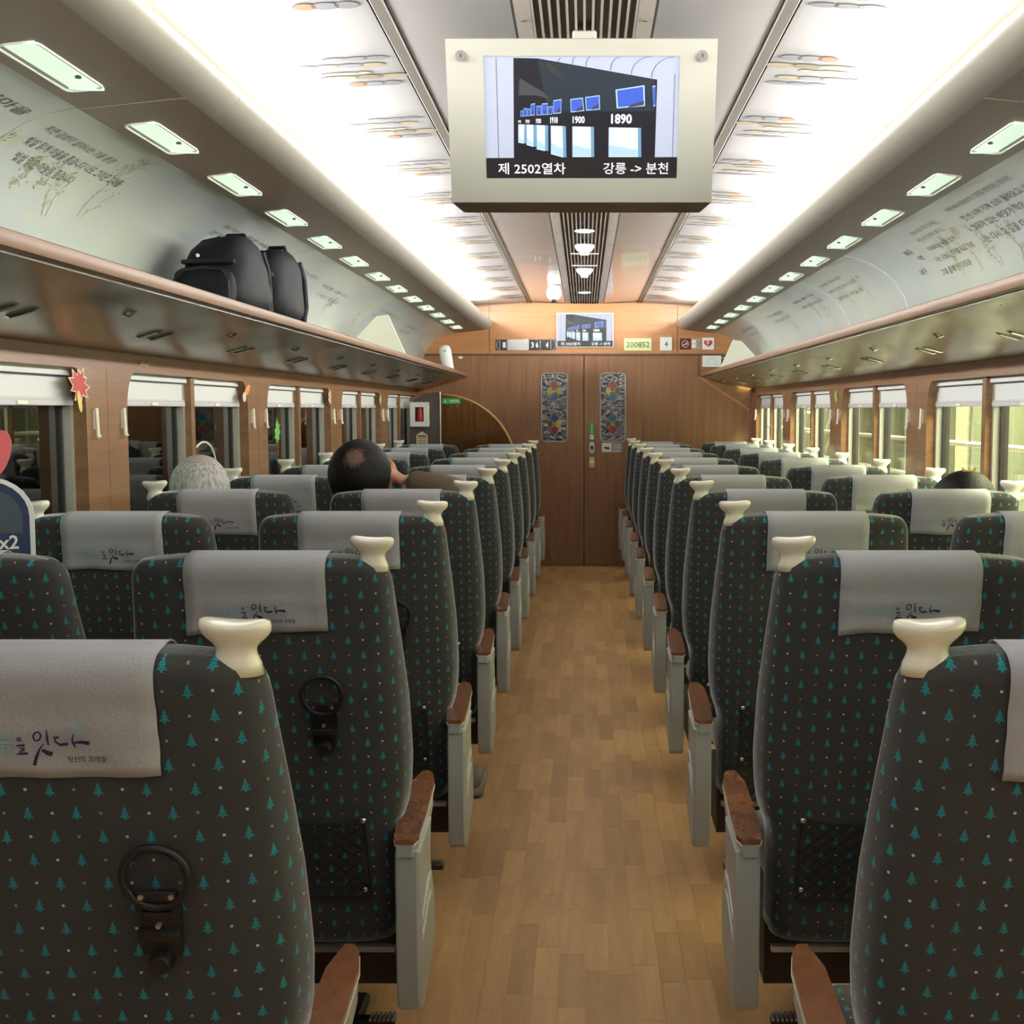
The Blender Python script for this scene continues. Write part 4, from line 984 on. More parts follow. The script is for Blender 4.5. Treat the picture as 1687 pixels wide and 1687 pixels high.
# ceiling fittings
def down(y, nm='ceiling_spotlight', lb=''):
    o = empty('ceiling_spotlight', (0, y, 2.329)); tag(o, lb, 'spotlight')
    MB().lathe([(.050, 0), (.052, -.004), (.046, -.008), (.042, -.004)], (0, 0, 0), 24).build('trim_ring', 'lens_rim', o, smooth=True)
    MB().lathe([(.040, -.0045), (.03, -.007), (.002, -.008)], (0, 0, 0), 20).build('bulb', 'bulb', o, smooth=True)
down(6.42, lb='glowing round spotlight in the ceiling grille behind the hanging television'); down(9.75, lb='glowing round spotlight in the ceiling grille next to the end wall')
def smoke(y, lb):
    o = empty('speaker_cone', (0, y, 2.329)); tag(o, lb, 'detector')
    MB().lathe([(.055, .0), (.055, -.012), (.042, -.030), (.026, -.040), (.024, -.055), (.010, -.058)], (0, 0, 0), 22).build('housing', 'white', o, smooth=True)
    MB().lathe([(.027, -.044), (.027, -.048)], (0, 0, 0), 20).build('sensor_slot', 'strip', o)
    o.name = 'smoke_detector'
smoke(6.98, 'white cone-shaped detector under the ceiling grille, the nearer one'); smoke(8.15, 'white cone-shaped detector under the ceiling grille, the farther one')
dm = empty('dome_camera', (-.232, 9.3, 2.336)); tag(dm, 'white dome security camera hanging from the ceiling near the end wall', 'camera')
MB().lathe([(.045, .0), (.045, -.02), (.055, -.04), (.055, -.055)], (0, 0, 0), 20).build('mount', 'white', dm, smooth=True)
MB().lathe([(.055, -.055), (.054, -.075), (.042, -.098), (.026, -.108)], (0, 0, 0), 20).build('shell', 'white', dm, smooth=True)
MB().lathe([(.027, -.105), (.022, -.118), (.010, -.124)], (0, -.004, 0), 16).build('lens', 'black_plastic', dm, smooth=True)
for s in (-1, 1):
    q = MB(); q.tube([(s * 1.03, Y0 + .1, 2.14), (s * 1.03, Y1 - .1, 2.14)], .013, 10)
    tag(q.build('fluorescent_tube', 'white'), 'long white lamp tube hidden in the %s ceiling cove' % ('left' if s < 0 else 'right'), 'lamp')

# ------------------------------------------------------------------ signs on the end wall
YS = Y1 - .036
def plate(nm, x0, x1, z0, z1, m, lb, cat='sign', y=YS, t=.004, c=.0015):
    o = empty(nm, ((x0 + x1) / 2, y, (z0 + z1) / 2)); tag(o, lb, cat); w, h = (x1 - x0) / 2, (z1 - z0) / 2
    MB().box(-w, w, -t, 0, -h, h, c).build('plate', m, o); return o, (lambda u, v, l=1: (-w + 2 * w * u, -t - .0004 * l, -h + 2 * h * v))
o, fn = plate('seat_range_sign', -.786, -.249, 1.922, 2.020, 'plate_silver', 'mirror silver strip sign with 1, 3 and 4 left of the wall television')
g = MB(); mts = ['black_plastic', 'white', 'plate_silver']
for a, b in ((.0, .20), (.54, 1.0)): poly2(g, [(a + .004, .03), (b - .004, .03), (b - .004, .97), (a + .004, .97)], lambda u, v: fn(u, v, 1), 0)
for x, b in ((.12, '1'), (.585, '3'), (.66, '6'), (.825, '4')): put_text(g, b, lambda u, v: fn(u, v, 2.5), x, .26, .045, .48, bold=.03, mi=1)
for x in (.07, .185, .545, .735, .91): stroke(g, [(x, .10, .005), (x, .9, .005)], lambda u, v: fn(u, v, 2), 1)
for c0_, sg in ((.06, 1), (.95, -1)): stroke(g, [(c0_ - sg * .04 * math.cos(t), .5 + .42 * math.sin(t), .005) for t in [-PI / 2 + PI * i / 8 for i in range(9)]], lambda u, v: fn(u, v, 2), 1)
g.build('numerals', mts, o, fix=False)
o, fn = plate('car_number_plate', .350, .592, 1.920, 2.028, 'lime_plate', 'pale lime plate reading 200852 above the right door leaf'); g = MB(); put_text(g, '200852', fn, .07, .27, .86, .46, bold=.012); g.build('numerals', 'ink_pale', o, fix=False)
o, fn = plate('car_digit_plate', .668, .775, 1.918, 2.038, 'white', 'square white plate with a grey 4 beside the 200852 plate', t=.012, c=.004); g = MB(); put_text(g, '4', fn, .36, .27, .28, .46, bold=.01); 
stroke(g, [(.14, .14, .02), (.86, .14, .02), (.86, .86, .02), (.14, .86, .02), (.14, .14, .02)], fn, 1); g.build('numeral', ['ink_pale', 'grille'], o, fix=False)
o, fn = plate('no_smoking_sign', .842, .938, 1.930, 2.028, 'maroon', 'small maroon no smoking sign on the wooden lintel', t=.003); g = MB()
stroke(g, [(.5 + .3 * math.cos(a), .5 + .3 * math.sin(a), .05) for a in [2 * PI * i / 20 for i in range(21)]], fn, 0); stroke(g, [(.28, .42, .07), (.72, .5, .07)], fn, 0); stroke(g, [(.72, .72, .05), (.3, .3, .05)], fn, 0); stroke(g, [(.65, .52, .03), (.72, .62, .03)], fn, 0)
g.build('cigarette_symbol', 'beige', o, fix=False)
o, fn = plate('text_sticker', .945, 1.026, 1.938, 2.022, 'grille', 'small grey text sticker between the maroon sign and the heart sign', t=.002, c=0); g = MB()
for i in range(2): poly2(g, [(.04, .1 + .45 * i), (.45, .1 + .45 * i), (.45, .46 + .45 * i), (.04, .46 + .45 * i)], fn, 0)
for i in range(5): stroke(g, [(.55, .14 + .17 * i, .06), (.95, .14 + .17 * i, .06)], fn, 1)
g.build('printed_lines', ['white', 'ink_pale'], o, fix=False)
o, fn = plate('heart_sign', 1.040, 1.145, 1.930, 2.034, 'white', 'white square sign with a red heart at the right end of the lintel', t=.004); g = MB()
hp = [(.5 + .36 * (16 * math.sin(t) ** 3) / 16, .52 + .36 * (13 * math.cos(t) - 5 * math.cos(2 * t) - 2 * math.cos(3 * t) - math.cos(4 * t)) / 16) for t in [2 * PI * i / 28 for i in range(28)]]
poly2(g, hp, fn, 0); stroke(g, [(.38, .80, .05), (.52, .56, .05), (.42, .48, .05), (.5, .2, .05)], lambda u, v: fn(u, v, 2), 1); stroke(g, [(.3, .62, .05), (.45, .52, .05), (.64, .6, .05)], lambda u, v: fn(u, v, 2), 1); g.build('heart_symbol', ['red', 'white'], o, fix=False)
o, fn = plate('junction_box', 1.046, 1.212, 1.777, 1.878, 'white', 'white wall box above the end of the right luggage rack', 'box', y=Y1, t=.02, c=.003); g = MB(); stroke(g, [(.3, .2, .012), (.72, .2, .012), (.72, .78, .012), (.3, .78, .012), (.3, .2, .012)], fn, 0); poly2(g, [(.46, .62), (.54, .62), (.5, .74)], fn, 0); g.build('cover_line', 'ink_pale', o, fix=False)
q = MB(); q.tube([(.083, -.01, .03), (.22, -.01, .03)], .004, 6).tube([(.083, -.01, -.03), (.22, -.01, -.03)], .004, 6); q.build('conduit', 'white', o)
YD = Y1 - .0005
o, fn = plate('green_door_sticker', .046, .084, 1.133, 1.300, 'green', 'narrow green and white sticker on the right door leaf', 'sticker', y=YD, t=.002, c=0); g = MB(); poly2(g, [(.06, .02), (.94, .02), (.94, .26), (.06, .26)], fn, 0)
for i in range(4): stroke(g, [(.35, .42 + .12 * i, .05), (.65, .42 + .12 * i, .05)], fn, 0)
stroke(g, [(.5, .08, .1), (.5, .2, .1)], lambda u, v: fn(u, v, 2), 1); g.build('symbol', ['white', 'green'], o, fix=False)
o = empty('door_button', (.066, YD, 1.063)); tag(o, 'oval silver door button with blue centre on the right leaf', 'button')
q = MB(); q.prism([(.024 * math.cos(a), (.028 if math.sin(a) > 0 else -.028) + .024 * math.sin(a)) for a in [2 * PI * i / 24 + .001 for i in range(24)]], -.010, 0, 'y'); q.build('button_housing', 'steel', o)
MB().lathe([(.016, -.008), (.016, -.013), (.012, -.015), (.003, -.015)], (0, 0, 0), 16, axis='y').build('push_button', 'g_blue', o)
o, fn = plate('yellow_door_sticker', .042, .090, .888, .980, 'yellow', 'yellow and white sticker below the door button', 'sticker', y=YD, t=.002, c=0); g = MB(); poly2(g, [(.12, .38), (.88, .38), (.88, .72), (.12, .72)], fn, 0); g.build('printed_panel', 'white', o, fix=False)
o, fn = plate('camera_notice', .155, .335, 1.022, 1.105, 'white', 'white camera notice sticker under the right stained glass', 'sticker', y=YD, t=.002, c=0); g = MB(); poly2(g, [(.48, .02), (.99, .02), (.99, .98), (.48, .98)], fn, 0)
for i in range(4): stroke(g, [(.53, .35 + .16 * i, .06), (.95, .35 + .16 * i, .06)], lambda u, v: fn(u, v, 2), 1)
poly2(g, [(.52, .06), (.9, .06), (.9, .18), (.52, .18)], lambda u, v: fn(u, v, 2), 1)
poly2(g, [(.10, .42), (.36, .30), (.40, .48), (.14, .60)], fn, 2); stroke(g, [(.30, .60, .03), (.30, .72, .03)], fn, 2); stroke(g, [(.18, .22, .04), (.30, .38, .04)], fn, 2); g.build('notice_print', ['c_grey', 'white', 'ink'], o, fix=False)
MB().lathe([(.022, -.01), (.022, 0)], (-1.10, Y1 - .0, 1.862), 14, axis='y', sy=.5).build('wall_cap', 'white', wf)

# ------------------------------------------------------------------ left rear corner: partition, extinguisher box, arc glass
YP = 10.40
pt = empty('corner_partition', (-1.36, YP, 0)); tag(pt, 'dark brown partition with quarter-round glass screen at the left rear corner', 'partition')
MB().prism([(-.135, .0), (.128, 0), (.128, 1.553), (.0, 1.535), (-.085, 1.49), (-.135, 1.44)], 0, .03, 'y').build('dark_panel', 'partition', pt)
n = 16; arc = [(.128 + .645 * math.sin(PI / 2 * i / n) if i else .130, 1.528 - .64 * (1 - math.cos(PI / 2 * i / n))) for i in range(n + 1)]
MB().prism([(.130, .30), (.775, .30)] + arc[::-1], .010, .018, 'y').build('glass_screen', 'pane_arc', pt)
MB().tube([(x, .014, z) for x, z in arc] + [(.775, .014, .3)], .0115, 8).build('gold_edge', 'gold', pt, smooth=True)
MB().tube([(.128, .0, .3), (.128, .0, 1.553)], .006, 8).build('edge_post', 'steel', pt)
MB().box(.128, .78, .0, .03, 0, .30).build('base_panel', 'partition', pt)
bx = empty('extinguisher_box', (-1.405, YP, 1.36)); tag(bx, 'white box with a red extinguisher seen through its window, left rear', 'box')
q = MB(); W_, H_ = .079, .104
for a in ((-W_, -.038, -H_, H_), (.036, W_, -H_, H_), (-.038, .036, -H_, -.062), (-.038, .036, .062, H_)): q.box(a[0], a[1], -.05, -.001, a[2], a[3])
q.build('cabinet', 'white', bx); MB().box(-.04, .04, -.012, -.004, -.064, .064).build('recess', 'maroon', bx)
MB().lathe([(.006, .060), (.012, .052), (.022, .044), (.024, -.055), (.02, -.060)], (.004, -.032, 0), 14).build('extinguisher_bottle', 'red', bx, smooth=True)
for z in (-.06, .06): MB().box(W_, W_ + .006, -.045, -.03, z - .012, z + .012).build('hinge', 'white', bx)
tg = empty('arrow_notice', (-1.39, YP, 1.155)); tag(tg, 'beige house-shaped notice under the white extinguisher box', 'sign')
MB().prism([(-.048, -.06), (.048, -.06), (.048, .03), (0, .062), (-.048, .03)], -.004, -.001, 'y').build('board', 'beige', tg)
g = MB(); 
for i in range(4): stroke(g, [(-.036, .02 - .02 * i, .006 if i else .012), (.036, .02 - .02 * i, .006 if i else .012)], lambda u, v: (u, -.0046, v))
g.build('printed_lines', 'maroon', tg, fix=False)
o, fn = plate('green_glass_sticker', -1.215, -1.057, 1.450, 1.497, 'green', 'green sticker at the top of the curved glass screen', 'sticker', y=YP + .009, t=.002, c=0); g = MB(); stroke(g, [(.40, .62, .14), (.9, .62, .14)], fn); stroke(g, [(.40, .34, .08), (.9, .34, .08)], fn); poly2(g, [(.1, .35), (.22, .35), (.16, .7)], fn); g.build('printed_text', 'lime_plate', o, fix=False)

# ------------------------------------------------------------------ things on the racks
def backpack(loc, rz, sc3, lb, seed):
    rnd = random.Random(seed); r = empty('backpack', loc, rz); tag(r, lb, 'backpack')
    def blob(c, h, e, taper=.0, n=20, m=14, slump=0):
        q = MB(); vs = []
        for j in range(m + 1):
            v = -1 + 2 * j / m; a = math.asin(max(-1, min(1, v))); rr = max(.02, (1 - abs(v) ** 5) ** .45) ; z = v
            k = 1 - taper * (v + 1) / 2
            for i in range(n):
                t = 2 * PI * i / n; ct, st = math.cos(t), math.sin(t)
                x = math.copysign(abs(ct) ** e, ct) * rr * k; y = math.copysign(abs(st) ** e, st) * rr * k
                w = 1 + .035 * math.sin(3 * t + 4 * v + seed) + .02 * math.sin(7 * t - 6 * v)
                vs.append((c[0] + x * h[0] * w, c[1] + y * h[1] * w, c[2] + z * h[2] + slump * x * (v + 1)))
        q.add(vs, [(j * n + i, j * n + (i + 1) % n, (j + 1) * n + (i + 1) % n, (j + 1) * n + i) for j in range(m) for i in range(n)] + [tuple(range(n))[::-1], tuple(m * n + i for i in range(n))]); return q
    sx_, sy_, sz_ = sc3
    blob((0, 0, sz_), (sx_, sy_, sz_), .55, .30, slump=.015).build('main_compartment', 'bag', r, smooth=True)
    fp = blob((-.01, -sy_ * .86, sz_ * .62), (sx_ * .78, .045, sz_ * .55), .5, .1).build('front_pocket', 'bag', r, smooth=True)
    for kk, (hx, hz, yy) in enumerate(((sx_ * .70, sz_ * .50, -sy_ * .86 - .042),)):
        q = MB(); q.tube([(-hx + -.01, yy, .05), (-hx - .01, yy - .004, hz * 1.5), (-hx * .7, yy - .003, hz * 2.02), (0, yy - .002, hz * 2.15), (hx * .7, yy - .003, hz * 2.02), (hx - .01, yy - .004, hz * 1.5), (hx - .01, yy, .05)], .004, 6); q.build('zip', 'bag_trim', fp)
    q = MB(); q.tube([(-sx_ * .78, -sy_ * .55, sz_ * .5), (-sx_ * .74, -sy_ * .50, sz_ * 1.2), (-sx_ * .62, -sy_ * .42, sz_ * 1.6), (-sx_ * .40, -sy_ * .34, sz_ * 1.84), (0, -sy_ * .3, sz_ * 1.93), (sx_ * .38, -sy_ * .34, sz_ * 1.84), (sx_ * .60, -sy_ * .42, sz_ * 1.6)], .004, 6); q.build('zip', 'bag_trim', r)
    q = MB(); q.box(-sx_ * .70, sx_ * .66, -sy_ * .90, -sy_ * .74, sz_ * 1.20, sz_ * 1.32, .008); q.build('compression_strap', 'bag_trim', r)
    q = MB(); q.tube([(-.04, sy_ * .5, sz_ * 1.92), (-.03, sy_ * .55, sz_ * 2.12), (.03, sy_ * .55, sz_ * 2.12), (.04, sy_ * .5, sz_ * 1.92)], .008, 8); q.build('carry_loop', 'bag', r)
    for s_ in (-1, 1):
        q = MB(); q.tube([(s_ * sx_ * .5, sy_ * .9, sz_ * 1.75), (s_ * sx_ * .55, sy_ * 1.08, sz_ * 1.3), (s_ * sx_ * .6, sy_ * 1.08, sz_ * .6), (s_ * sx_ * .6, sy_ * .92, sz_ * .2)], .014, 8); q.build('shoulder_strap', 'bag', r)
    for x, z in ((-sx_ * .30, sz_ * 1.42), (-sx_ * .62, sz_ * .42)):
        q = MB(); q.lathe([(.002, .006), (.0065, .003), (.0065, -.004), (.002, -.007)], (x, -sy_ * (.80 if z > sz_ else 1.0), z), 8); q.build('zip_pull', 'white', r)
    return r
backpack((-1.215, 4.17, 1.713), math.radians(-6), (.135, .17, .135), 'black backpack with front pocket on the left luggage rack, the nearer of two', 1)
backpack((-1.20, 4.66, 1.713), math.radians(-12), (.125, .15, .145), 'black backpack lying behind the other on the left luggage rack', 5)
# air freshener bottle and cream boards at the ends of the racks
af = empty('spray_dispenser', (-1.16, 10.45, 1.722)); tag(af, 'white rounded dispenser standing at the far end of the left rack', 'dispenser'); af.rotation_euler[1] = math.radians(-10)
MB().lathe([(.040, 0), (.048, .01), (.050, .10), (.052, .18), (.044, .215), (.02, .23)], (0, 0, 0), 20, sy=.6).build('body', 'white', af, smooth=True)
MB().lathe([(.010, -.033), (.012, -.03), (.012, -.02)], (0, 0, .18), 10, axis='y').build('nozzle', 'grille', af)
def wedge(x, y, lb, s):
    o = empty('cream_panel', (x, y, 1.713)); tag(o, lb, 'board')
    MB().prism([(-.16, 0), (.16, 0), (.15, .10), (.02, .24), (-.05, .25)] if s > 0 else [(.16, 0), (-.16, 0), (-.15, .10), (-.02, .24), (.05, .25)], -.012, .012, 'y').build('board', 'cream', o)
    MB().box(-.05, .05, -.02, .02, 0, .02).build('foot', 'white', o)
wedge(1.25, 9.9, 'cream five-sided board standing at the far end of the right rack', 1); wedge(-1.22, 7.3, 'cream board standing on the left rack beyond the backpacks', -1)

# ------------------------------------------------------------------ stickers and the cutout sign
def leafshape(r, n=5, k=.5, ph=0):
    return [((r if i % 2 == 0 else r * k) * math.cos(ph + PI * i / n), (r if i % 2 == 0 else r * k) * math.sin(ph + PI * i / n)) for i in range(2 * n)]
def maple(r, ph=0, sx=1):
    P = [(0, 1), (.16, .62), (.42, .70), (.36, .38), (.85, .42), (.62, .10), (.95, -.10), (.45, -.25), (.52, -.55), (.12, -.38), (.05, -.75), (-.05, -.75), (-.12, -.38), (-.52, -.55), (-.45, -.25), (-.95, -.10), (-.62, .10), (-.85, .42), (-.36, .38), (-.42, .70), (-.16, .62)]
    return [(sx * r * (x * math.cos(ph) - y * math.sin(ph)), r * (x * math.sin(ph) + y * math.cos(ph))) for x, y in P]
def wall_sticker(nm, s, y, z, layers, lb, x=None):
    x = (XW - .0006) if x is None else x
    o = empty(nm, (s * x, y, z)); tag(o, lb, 'sticker')
    for i, (pts, m, name) in enumerate(layers):
        MB().prism(pts, -s * .0004 * (i + 1) - s * .0006, -s * .0004 * i, 'x').build(name, m, o)
wall_sticker('maple_leaf_sticker', -1, 3.63, 1.47, [(maple(.066, -.5, 1.3), 'beige', 'leaf_border'), (maple(.056, -.5, 1.3), 'red', 'leaf'), (ell(.0, -.045, .014, .035, 10, .3), 'yellow', 'small_leaf')], 'red maple leaf sticker on the nearest left pillar')
wall_sticker('orange_leaf_sticker', -1, 5.42, 1.475, [(ell(.02, .012, .05, .018, 12, .4), 'orange', 'leaf'), (ell(-.03, -.02, .028, .022, 10), 'beige', 'round_leaf')], 'orange and beige leaf sticker on the second left pillar')
wall_sticker('pale_leaf_sticker', -1, 7.2, 1.475, [(leafshape(.05, 7, .6), 'beige', 'leaf'), (ell(0, 0, .02, .02, 10), 'orange', 'leaf_centre')], 'pale beige leaf sticker on the third left pillar')
wall_sticker('yellow_leaf_sticker', -1, 8.98, 1.47, [(maple(.055, .2), 'yellow', 'leaf')], 'mustard yellow leaf sticker on the fourth left pillar')
wall_sticker('white_twig_sticker', -1, 4.17, 1.555, [([(-.05, -.008), (-.01, .012), (.03, .0), (.055, .020), (.04, -.012), (0, -.006)], 'c_pink', 'twig')], 'small pale pink twig sticker above the second left window')
wall_sticker('red_leaf_sticker', 1, 10.75, 1.49, [(maple(.058, .3), 'red', 'leaf')], 'red maple leaf sticker at the far end of the right wall')
wall_sticker('green_leaf_sticker', 1, 7.29, 1.475, [(maple(.058, .3), 'green_leaf', 'leaf'), (ell(-.03, .01, .02, .016, 10), 'red', 'berry')], 'green and red leaf sticker on the second right pillar')
wall_sticker('blue_leaf_sticker', -1, 4.86, 1.265, [(ell(-.06, -.02, .035, .075, 14), 'lightblue', 'long_leaf'), (maple(.075, .5), 'skyblue', 'leaf'), (leafshape(.035, 7, .6), 'white', 'leaf_centre')], 'pale blue leaf sticker on the second left window', x=1.576)
wall_sticker('green_window_leaf', -1, 6.24, 1.28, [(maple(.085, .2, .75), 'green_leaf', 'leaf'), ([(-.006, -.11), (.0, -.07), (.012, -.05), (.004, -.12)], 'red', 'leaf_tip')], 'green leaf with red tip stuck on the third left window', x=1.576)
q = MB(); q.tube([(-1.545, 4.93 + .16 * math.sin(t), 1.16 + .11 * math.cos(t) - .0) for t in [-.6 + 2.0 * i / 10 for i in range(11)]], .0035, 6); tag(q.build('curved_stick', 'cream'), 'thin white curved stick by the blue leaf sticker', 'stick')
sg = empty('cutout_sign', (-1.43, 3.0, 1.045)); tag(sg, 'navy arched cutout sign with white border and pink heart at the left edge', 'sign')
def arch(w, h, n=14): return [(-w, 0), (w, 0)] + [(w * math.cos(t), h - w * .95 + w * .95 * math.sin(t)) for t in [PI * i / n for i in range(n + 1)]]
sg.rotation_euler[2] = math.radians(20)
MB().prism([(x - .045, z - .05) for x, z in arch(.105, .24)], -.008, .0, 'y').build('border', 'white', sg); MB().prism([(x - .045, z - .045) for x, z in arch(.094, .225)], -.011, -.006, 'y').build('panel', 'navy_sign', sg)
MB().prism([(x - .045, z + .05) for x, z in arch(.078, .11)], -.0125, -.010, 'y').build('upper_field', 'slate_sign', sg)
MB().prism(ell(-.02, .245, .030, .062, 18, -.30), -.012, 0, 'y').build('heart_lobe', 'pinkred', sg); MB().prism(ell(-.075, .245, .030, .062, 18, .30), -.0118, 0, 'y').build('heart_lobe', 'pinkred', sg)
g = MB(); put_text(g, '파워x2', lambda u, v: (u, -.0132, v), -.105, .012, .128, .034, bold=.02); g.build('lettering', 'white', sg, fix=False)

# ------------------------------------------------------------------ passengers
def skin_obj(nm, verts, edges, radii, m, parent, sub=2, root=0):
    me = bpy.data.meshes.new(nm); me.from_pydata(verts, edges, []); me.materials.append(M[m]); o = link(nm, me, parent)
    md = o.modifiers.new('s', 'SKIN'); md.use_smooth_shade = True
    for v, r in zip(me.skin_vertices[0].data, radii): v.radius = (r, r) if not isinstance(r, tuple) else r
    me.skin_vertices[0].data[root].use_root = True
    o.modifiers.new('u', 'SUBSURF').levels = sub; o.modifiers['u'].render_levels = sub; return o
def head(parent, c, R, hairm, tilt=(0, 0, 0), hairlow=-.55, ears=True, seed=0, hairs=1.06):
    """head facing +Y; c is the centre of the skull"""
    def skull(k, zlo=None, bump=0):
        q = MB(); n, m = 28, 20; vs = []
        mt = Matrix.Rotation(tilt[2], 3, 'Z') @ Matrix.Rotation(tilt[1], 3, 'Y') @ Matrix.Rotation(tilt[0], 3, 'X')
        for j in range(m + 1):
            a = -PI / 2 + PI * j / m
            if zlo is not None: a = max(a, zlo)
            for i in range(n):
                t = 2 * PI * i / n; x = math.cos(a) * math.cos(t); y = math.cos(a) * math.sin(t); z = math.sin(a)
                w = 1.0
                if z < 0: w = 1 - .22 * z * z * (1 if y > 0 else 1.25)
                px, py, pz = x * R * .86 * w, y * R * .98 * w, z * R * 1.0
                if zlo is None:      # face: nose, brow, chin, mouth
                    f = max(0, y) ** 6
                    if abs(x) < .18 and -.35 < z < .05: py += R * .16 * (1 - abs(x) / .18) * f
                    if abs(x) < .45 and -.95 < z < -.6: py += R * .12 * f
                    if .12 < abs(x) < .48 and 0 < z < .16: py -= R * .06 * f
                    if abs(x) < .3 and -.56 < z < -.46: py += R * .05 * f
                kk = k + bump * (math.sin(9 * t + seed) * math.sin(7 * a) * .5 + .5)
                p = mt @ Vector((px * kk, py * kk, pz * kk)); vs.append(p)
        return q.add(vs, [(j * n + i, j * n + (i + 1) % n, (j + 1) * n + (i + 1) % n, (j + 1) * n + i) for j in range(m) for i in range(n)])
    h = skull(1.0)
    mt = Matrix.Rotation(tilt[2], 3, 'Z') @ Matrix.Rotation(tilt[1], 3, 'Y') @ Matrix.Rotation(tilt[0], 3, 'X')
    if ears:
        for s_ in (-1, 1):
            e = MB(); e.lathe([(.001, -.012), (.02, -.010), (.026, 0), (.02, .008), (.008, .004), (.001, .002)], (0, 0, 0), 14, sy=1.35, axis='x')
            b0 = [Vector((v[0] * s_ + s_ * R * .84, v[1] * .9 + .0, v[2] * 1.0 - R * .18)) for v in e.v]; h.add([mt @ v for v in b0], e.f)
    ho = h.build('head', 'skin', parent, smooth=True); ho.location = c
    hr = skull(hairs, zlo=hairlow, bump=.03)
    # lift the hair line off the face
    vs = []
    for v in hr.v:
        p = mt.inverted() @ Vector(v)
        if p.y > R * .35 and p.z < R * .35: p = p * .90
        vs.append(tuple(mt @ p))
    hr.v = vs; q = hr.build('hair', hairm, parent, smooth=True); q.location = c
    return ho
def seated(nm, lb, sx_, y, hc, R, top_m, hairm, arms, tilt=(0, 0, 0), low=0, sw=.17, er=.05, **kw):
    r = empty(nm, (sx_, y, 0)); tag(r, lb, 'person')
    hx, hy, hz = hc[0] - sx_, hc[1] - y, hc[2]
    sh = hz - .30 - low; hip = .50
    V = [(0, -.02, hip), (0, -.03, hip + .14), (hx * .3, -.02, sh - .14), (hx * .6, -.02, sh - .03), (hx * .85, 0, sh + .05), (hx, hy, hz - R * .8)]
    Ee = [(0, 1), (1, 2), (2, 3), (3, 4), (4, 5)]; Rr = [(.15, .12), (.14, .11), (.17, .11), (.13, .09), (.055, .055), (.052, .055)]
    body = skin_obj('body', V, Ee, Rr, 'skin', r)
    sv = V[:4]; se = Ee[:3]; sr = [(a + .012, b + .012) for a, b in Rr[:4]]
    sv = list(sv); se = list(se); sr = list(sr)
    for s_ in (-1, 1):
        el, wr = arms[s_]
        i0 = len(sv); sv += [(hx * .6 + s_ * sw, -.01, sh - .045), (el[0] - sx_, el[1] - y, el[2]), (wr[0] - sx_, wr[1] - y, wr[2])]; se += [(3, i0), (i0, i0 + 1), (i0 + 1, i0 + 2)]; sr += [(.07, .07), (er, er), (er * .8, er * .8)]
    sh_o = skin_obj('shirt', sv, se, sr, top_m, r)
    tv_ = [(0, 0, hip - .02), (-.09, .06, hip - .02), (-.11, .40, hip + .01), (-.11, .38, .10), (.09, .06, hip - .02), (.11, .40, hip + .01), (.11, .38, .10)]
    skin_obj('trousers', tv_, [(0, 1), (1, 2), (2, 3), (0, 4), (4, 5), (5, 6)], [.12, .095, .07, .05, .095, .07, .05], 'trousers', r)
    for s_ in (-1, 1):
        q = MB(); q.box(s_ * .11 - .045, s_ * .11 + .045, .30, .55, .004, .085, .03); q.build('shoe', 'shoe', r, smooth=True)
    head(r, (hx, hy, hz), R, hairm, tilt, **kw)
    return r
def hand_mesh(parent, wrist, direction, up, flip=1):
    """palm, four bent fingers and a thumb as one skin surface"""
    d = Vector(direction).normalized(); u = Vector(up).normalized(); w = d.cross(u) * flip; W = Vector(wrist)
    V = [W - d * .02, W + d * .03, W + d * .065]; E_ = [(0, 1), (1, 2)]; R_ = [(.026, .020), (.034, .015), (.036, .013)]
    for k, L in enumerate((.068, .076, .070, .055)):
        b = W + d * .072 + w * (-.030 + .020 * k); i = len(V)
        V += [b, b + d * L * .45 + u * .006, b + d * L * .8 + u * .022, b + d * L * .95 + u * .038]; E_ += [(2, i), (i, i + 1), (i + 1, i + 2), (i + 2, i + 3)]; R_ += [.0098, .009, .0085, .007]
    i = len(V); V += [W + d * .03 - w * .036 + u * .006, W + d * .062 - w * .056 + u * .014, W + d * .085 - w * .060 + u * .022]; E_ += [(1, i), (i, i + 1), (i + 1, i + 2)]; R_ += [.013, .0105, .009]
    return skin_obj('hand', [tuple(v) for v in V], E_, R_, 'skin', parent)
M['hair_black'] = hairmat('hair_black', (.003, .003, .004), (.013, .013, .014), (-.0, -.10, .066, .043, (.26, .15, .10)))
M['hair_grey'] = hairmat('hair_grey', (.26, .26, .25), (.60, .58, .55), (.02, -.03, .12, .05, (.50, .36, .30)))
M['hair_dark'] = hairmat('hair_dark', (.002, .002, .002), (.007, .006, .006))
y3 = 1.357 + .915 * 3
p1 = seated('person', 'black-haired man with thinning crown, hand behind his head, in a brown sleeve', -.74, y3 + .36, (-.800, y3 + .22, 1.165), .122, 'sleeve', 'hair_black',
            {-1: ((-1.0, y3 + .40, .72), (-.90, y3 + .62, .62)), 1: ((-.415, y3 + .20, 1.105), (-.640, y3 + .21, 1.145))}, tilt=(.12, 0, 0), low=-.06, seed=2, er=.062)
hand_mesh(p1, (-.650 + .74, -.145, 1.15), (-.74, .42, .46), (-.3, -.5, .5))
p2 = seated('person', 'grey-haired passenger by the second left window', -1.262, y3 + .36, (-1.378, y3 + .24, 1.118), .113, 'jacket', 'hair_grey',
            {-1: ((-1.40, y3 + .40, .68), (-1.34, y3 + .62, .60)), 1: ((-1.06, y3 + .40, .68), (-1.12, y3 + .62, .60))}, tilt=(.1, 0, 0), low=-.08, sw=.10, seed=4)
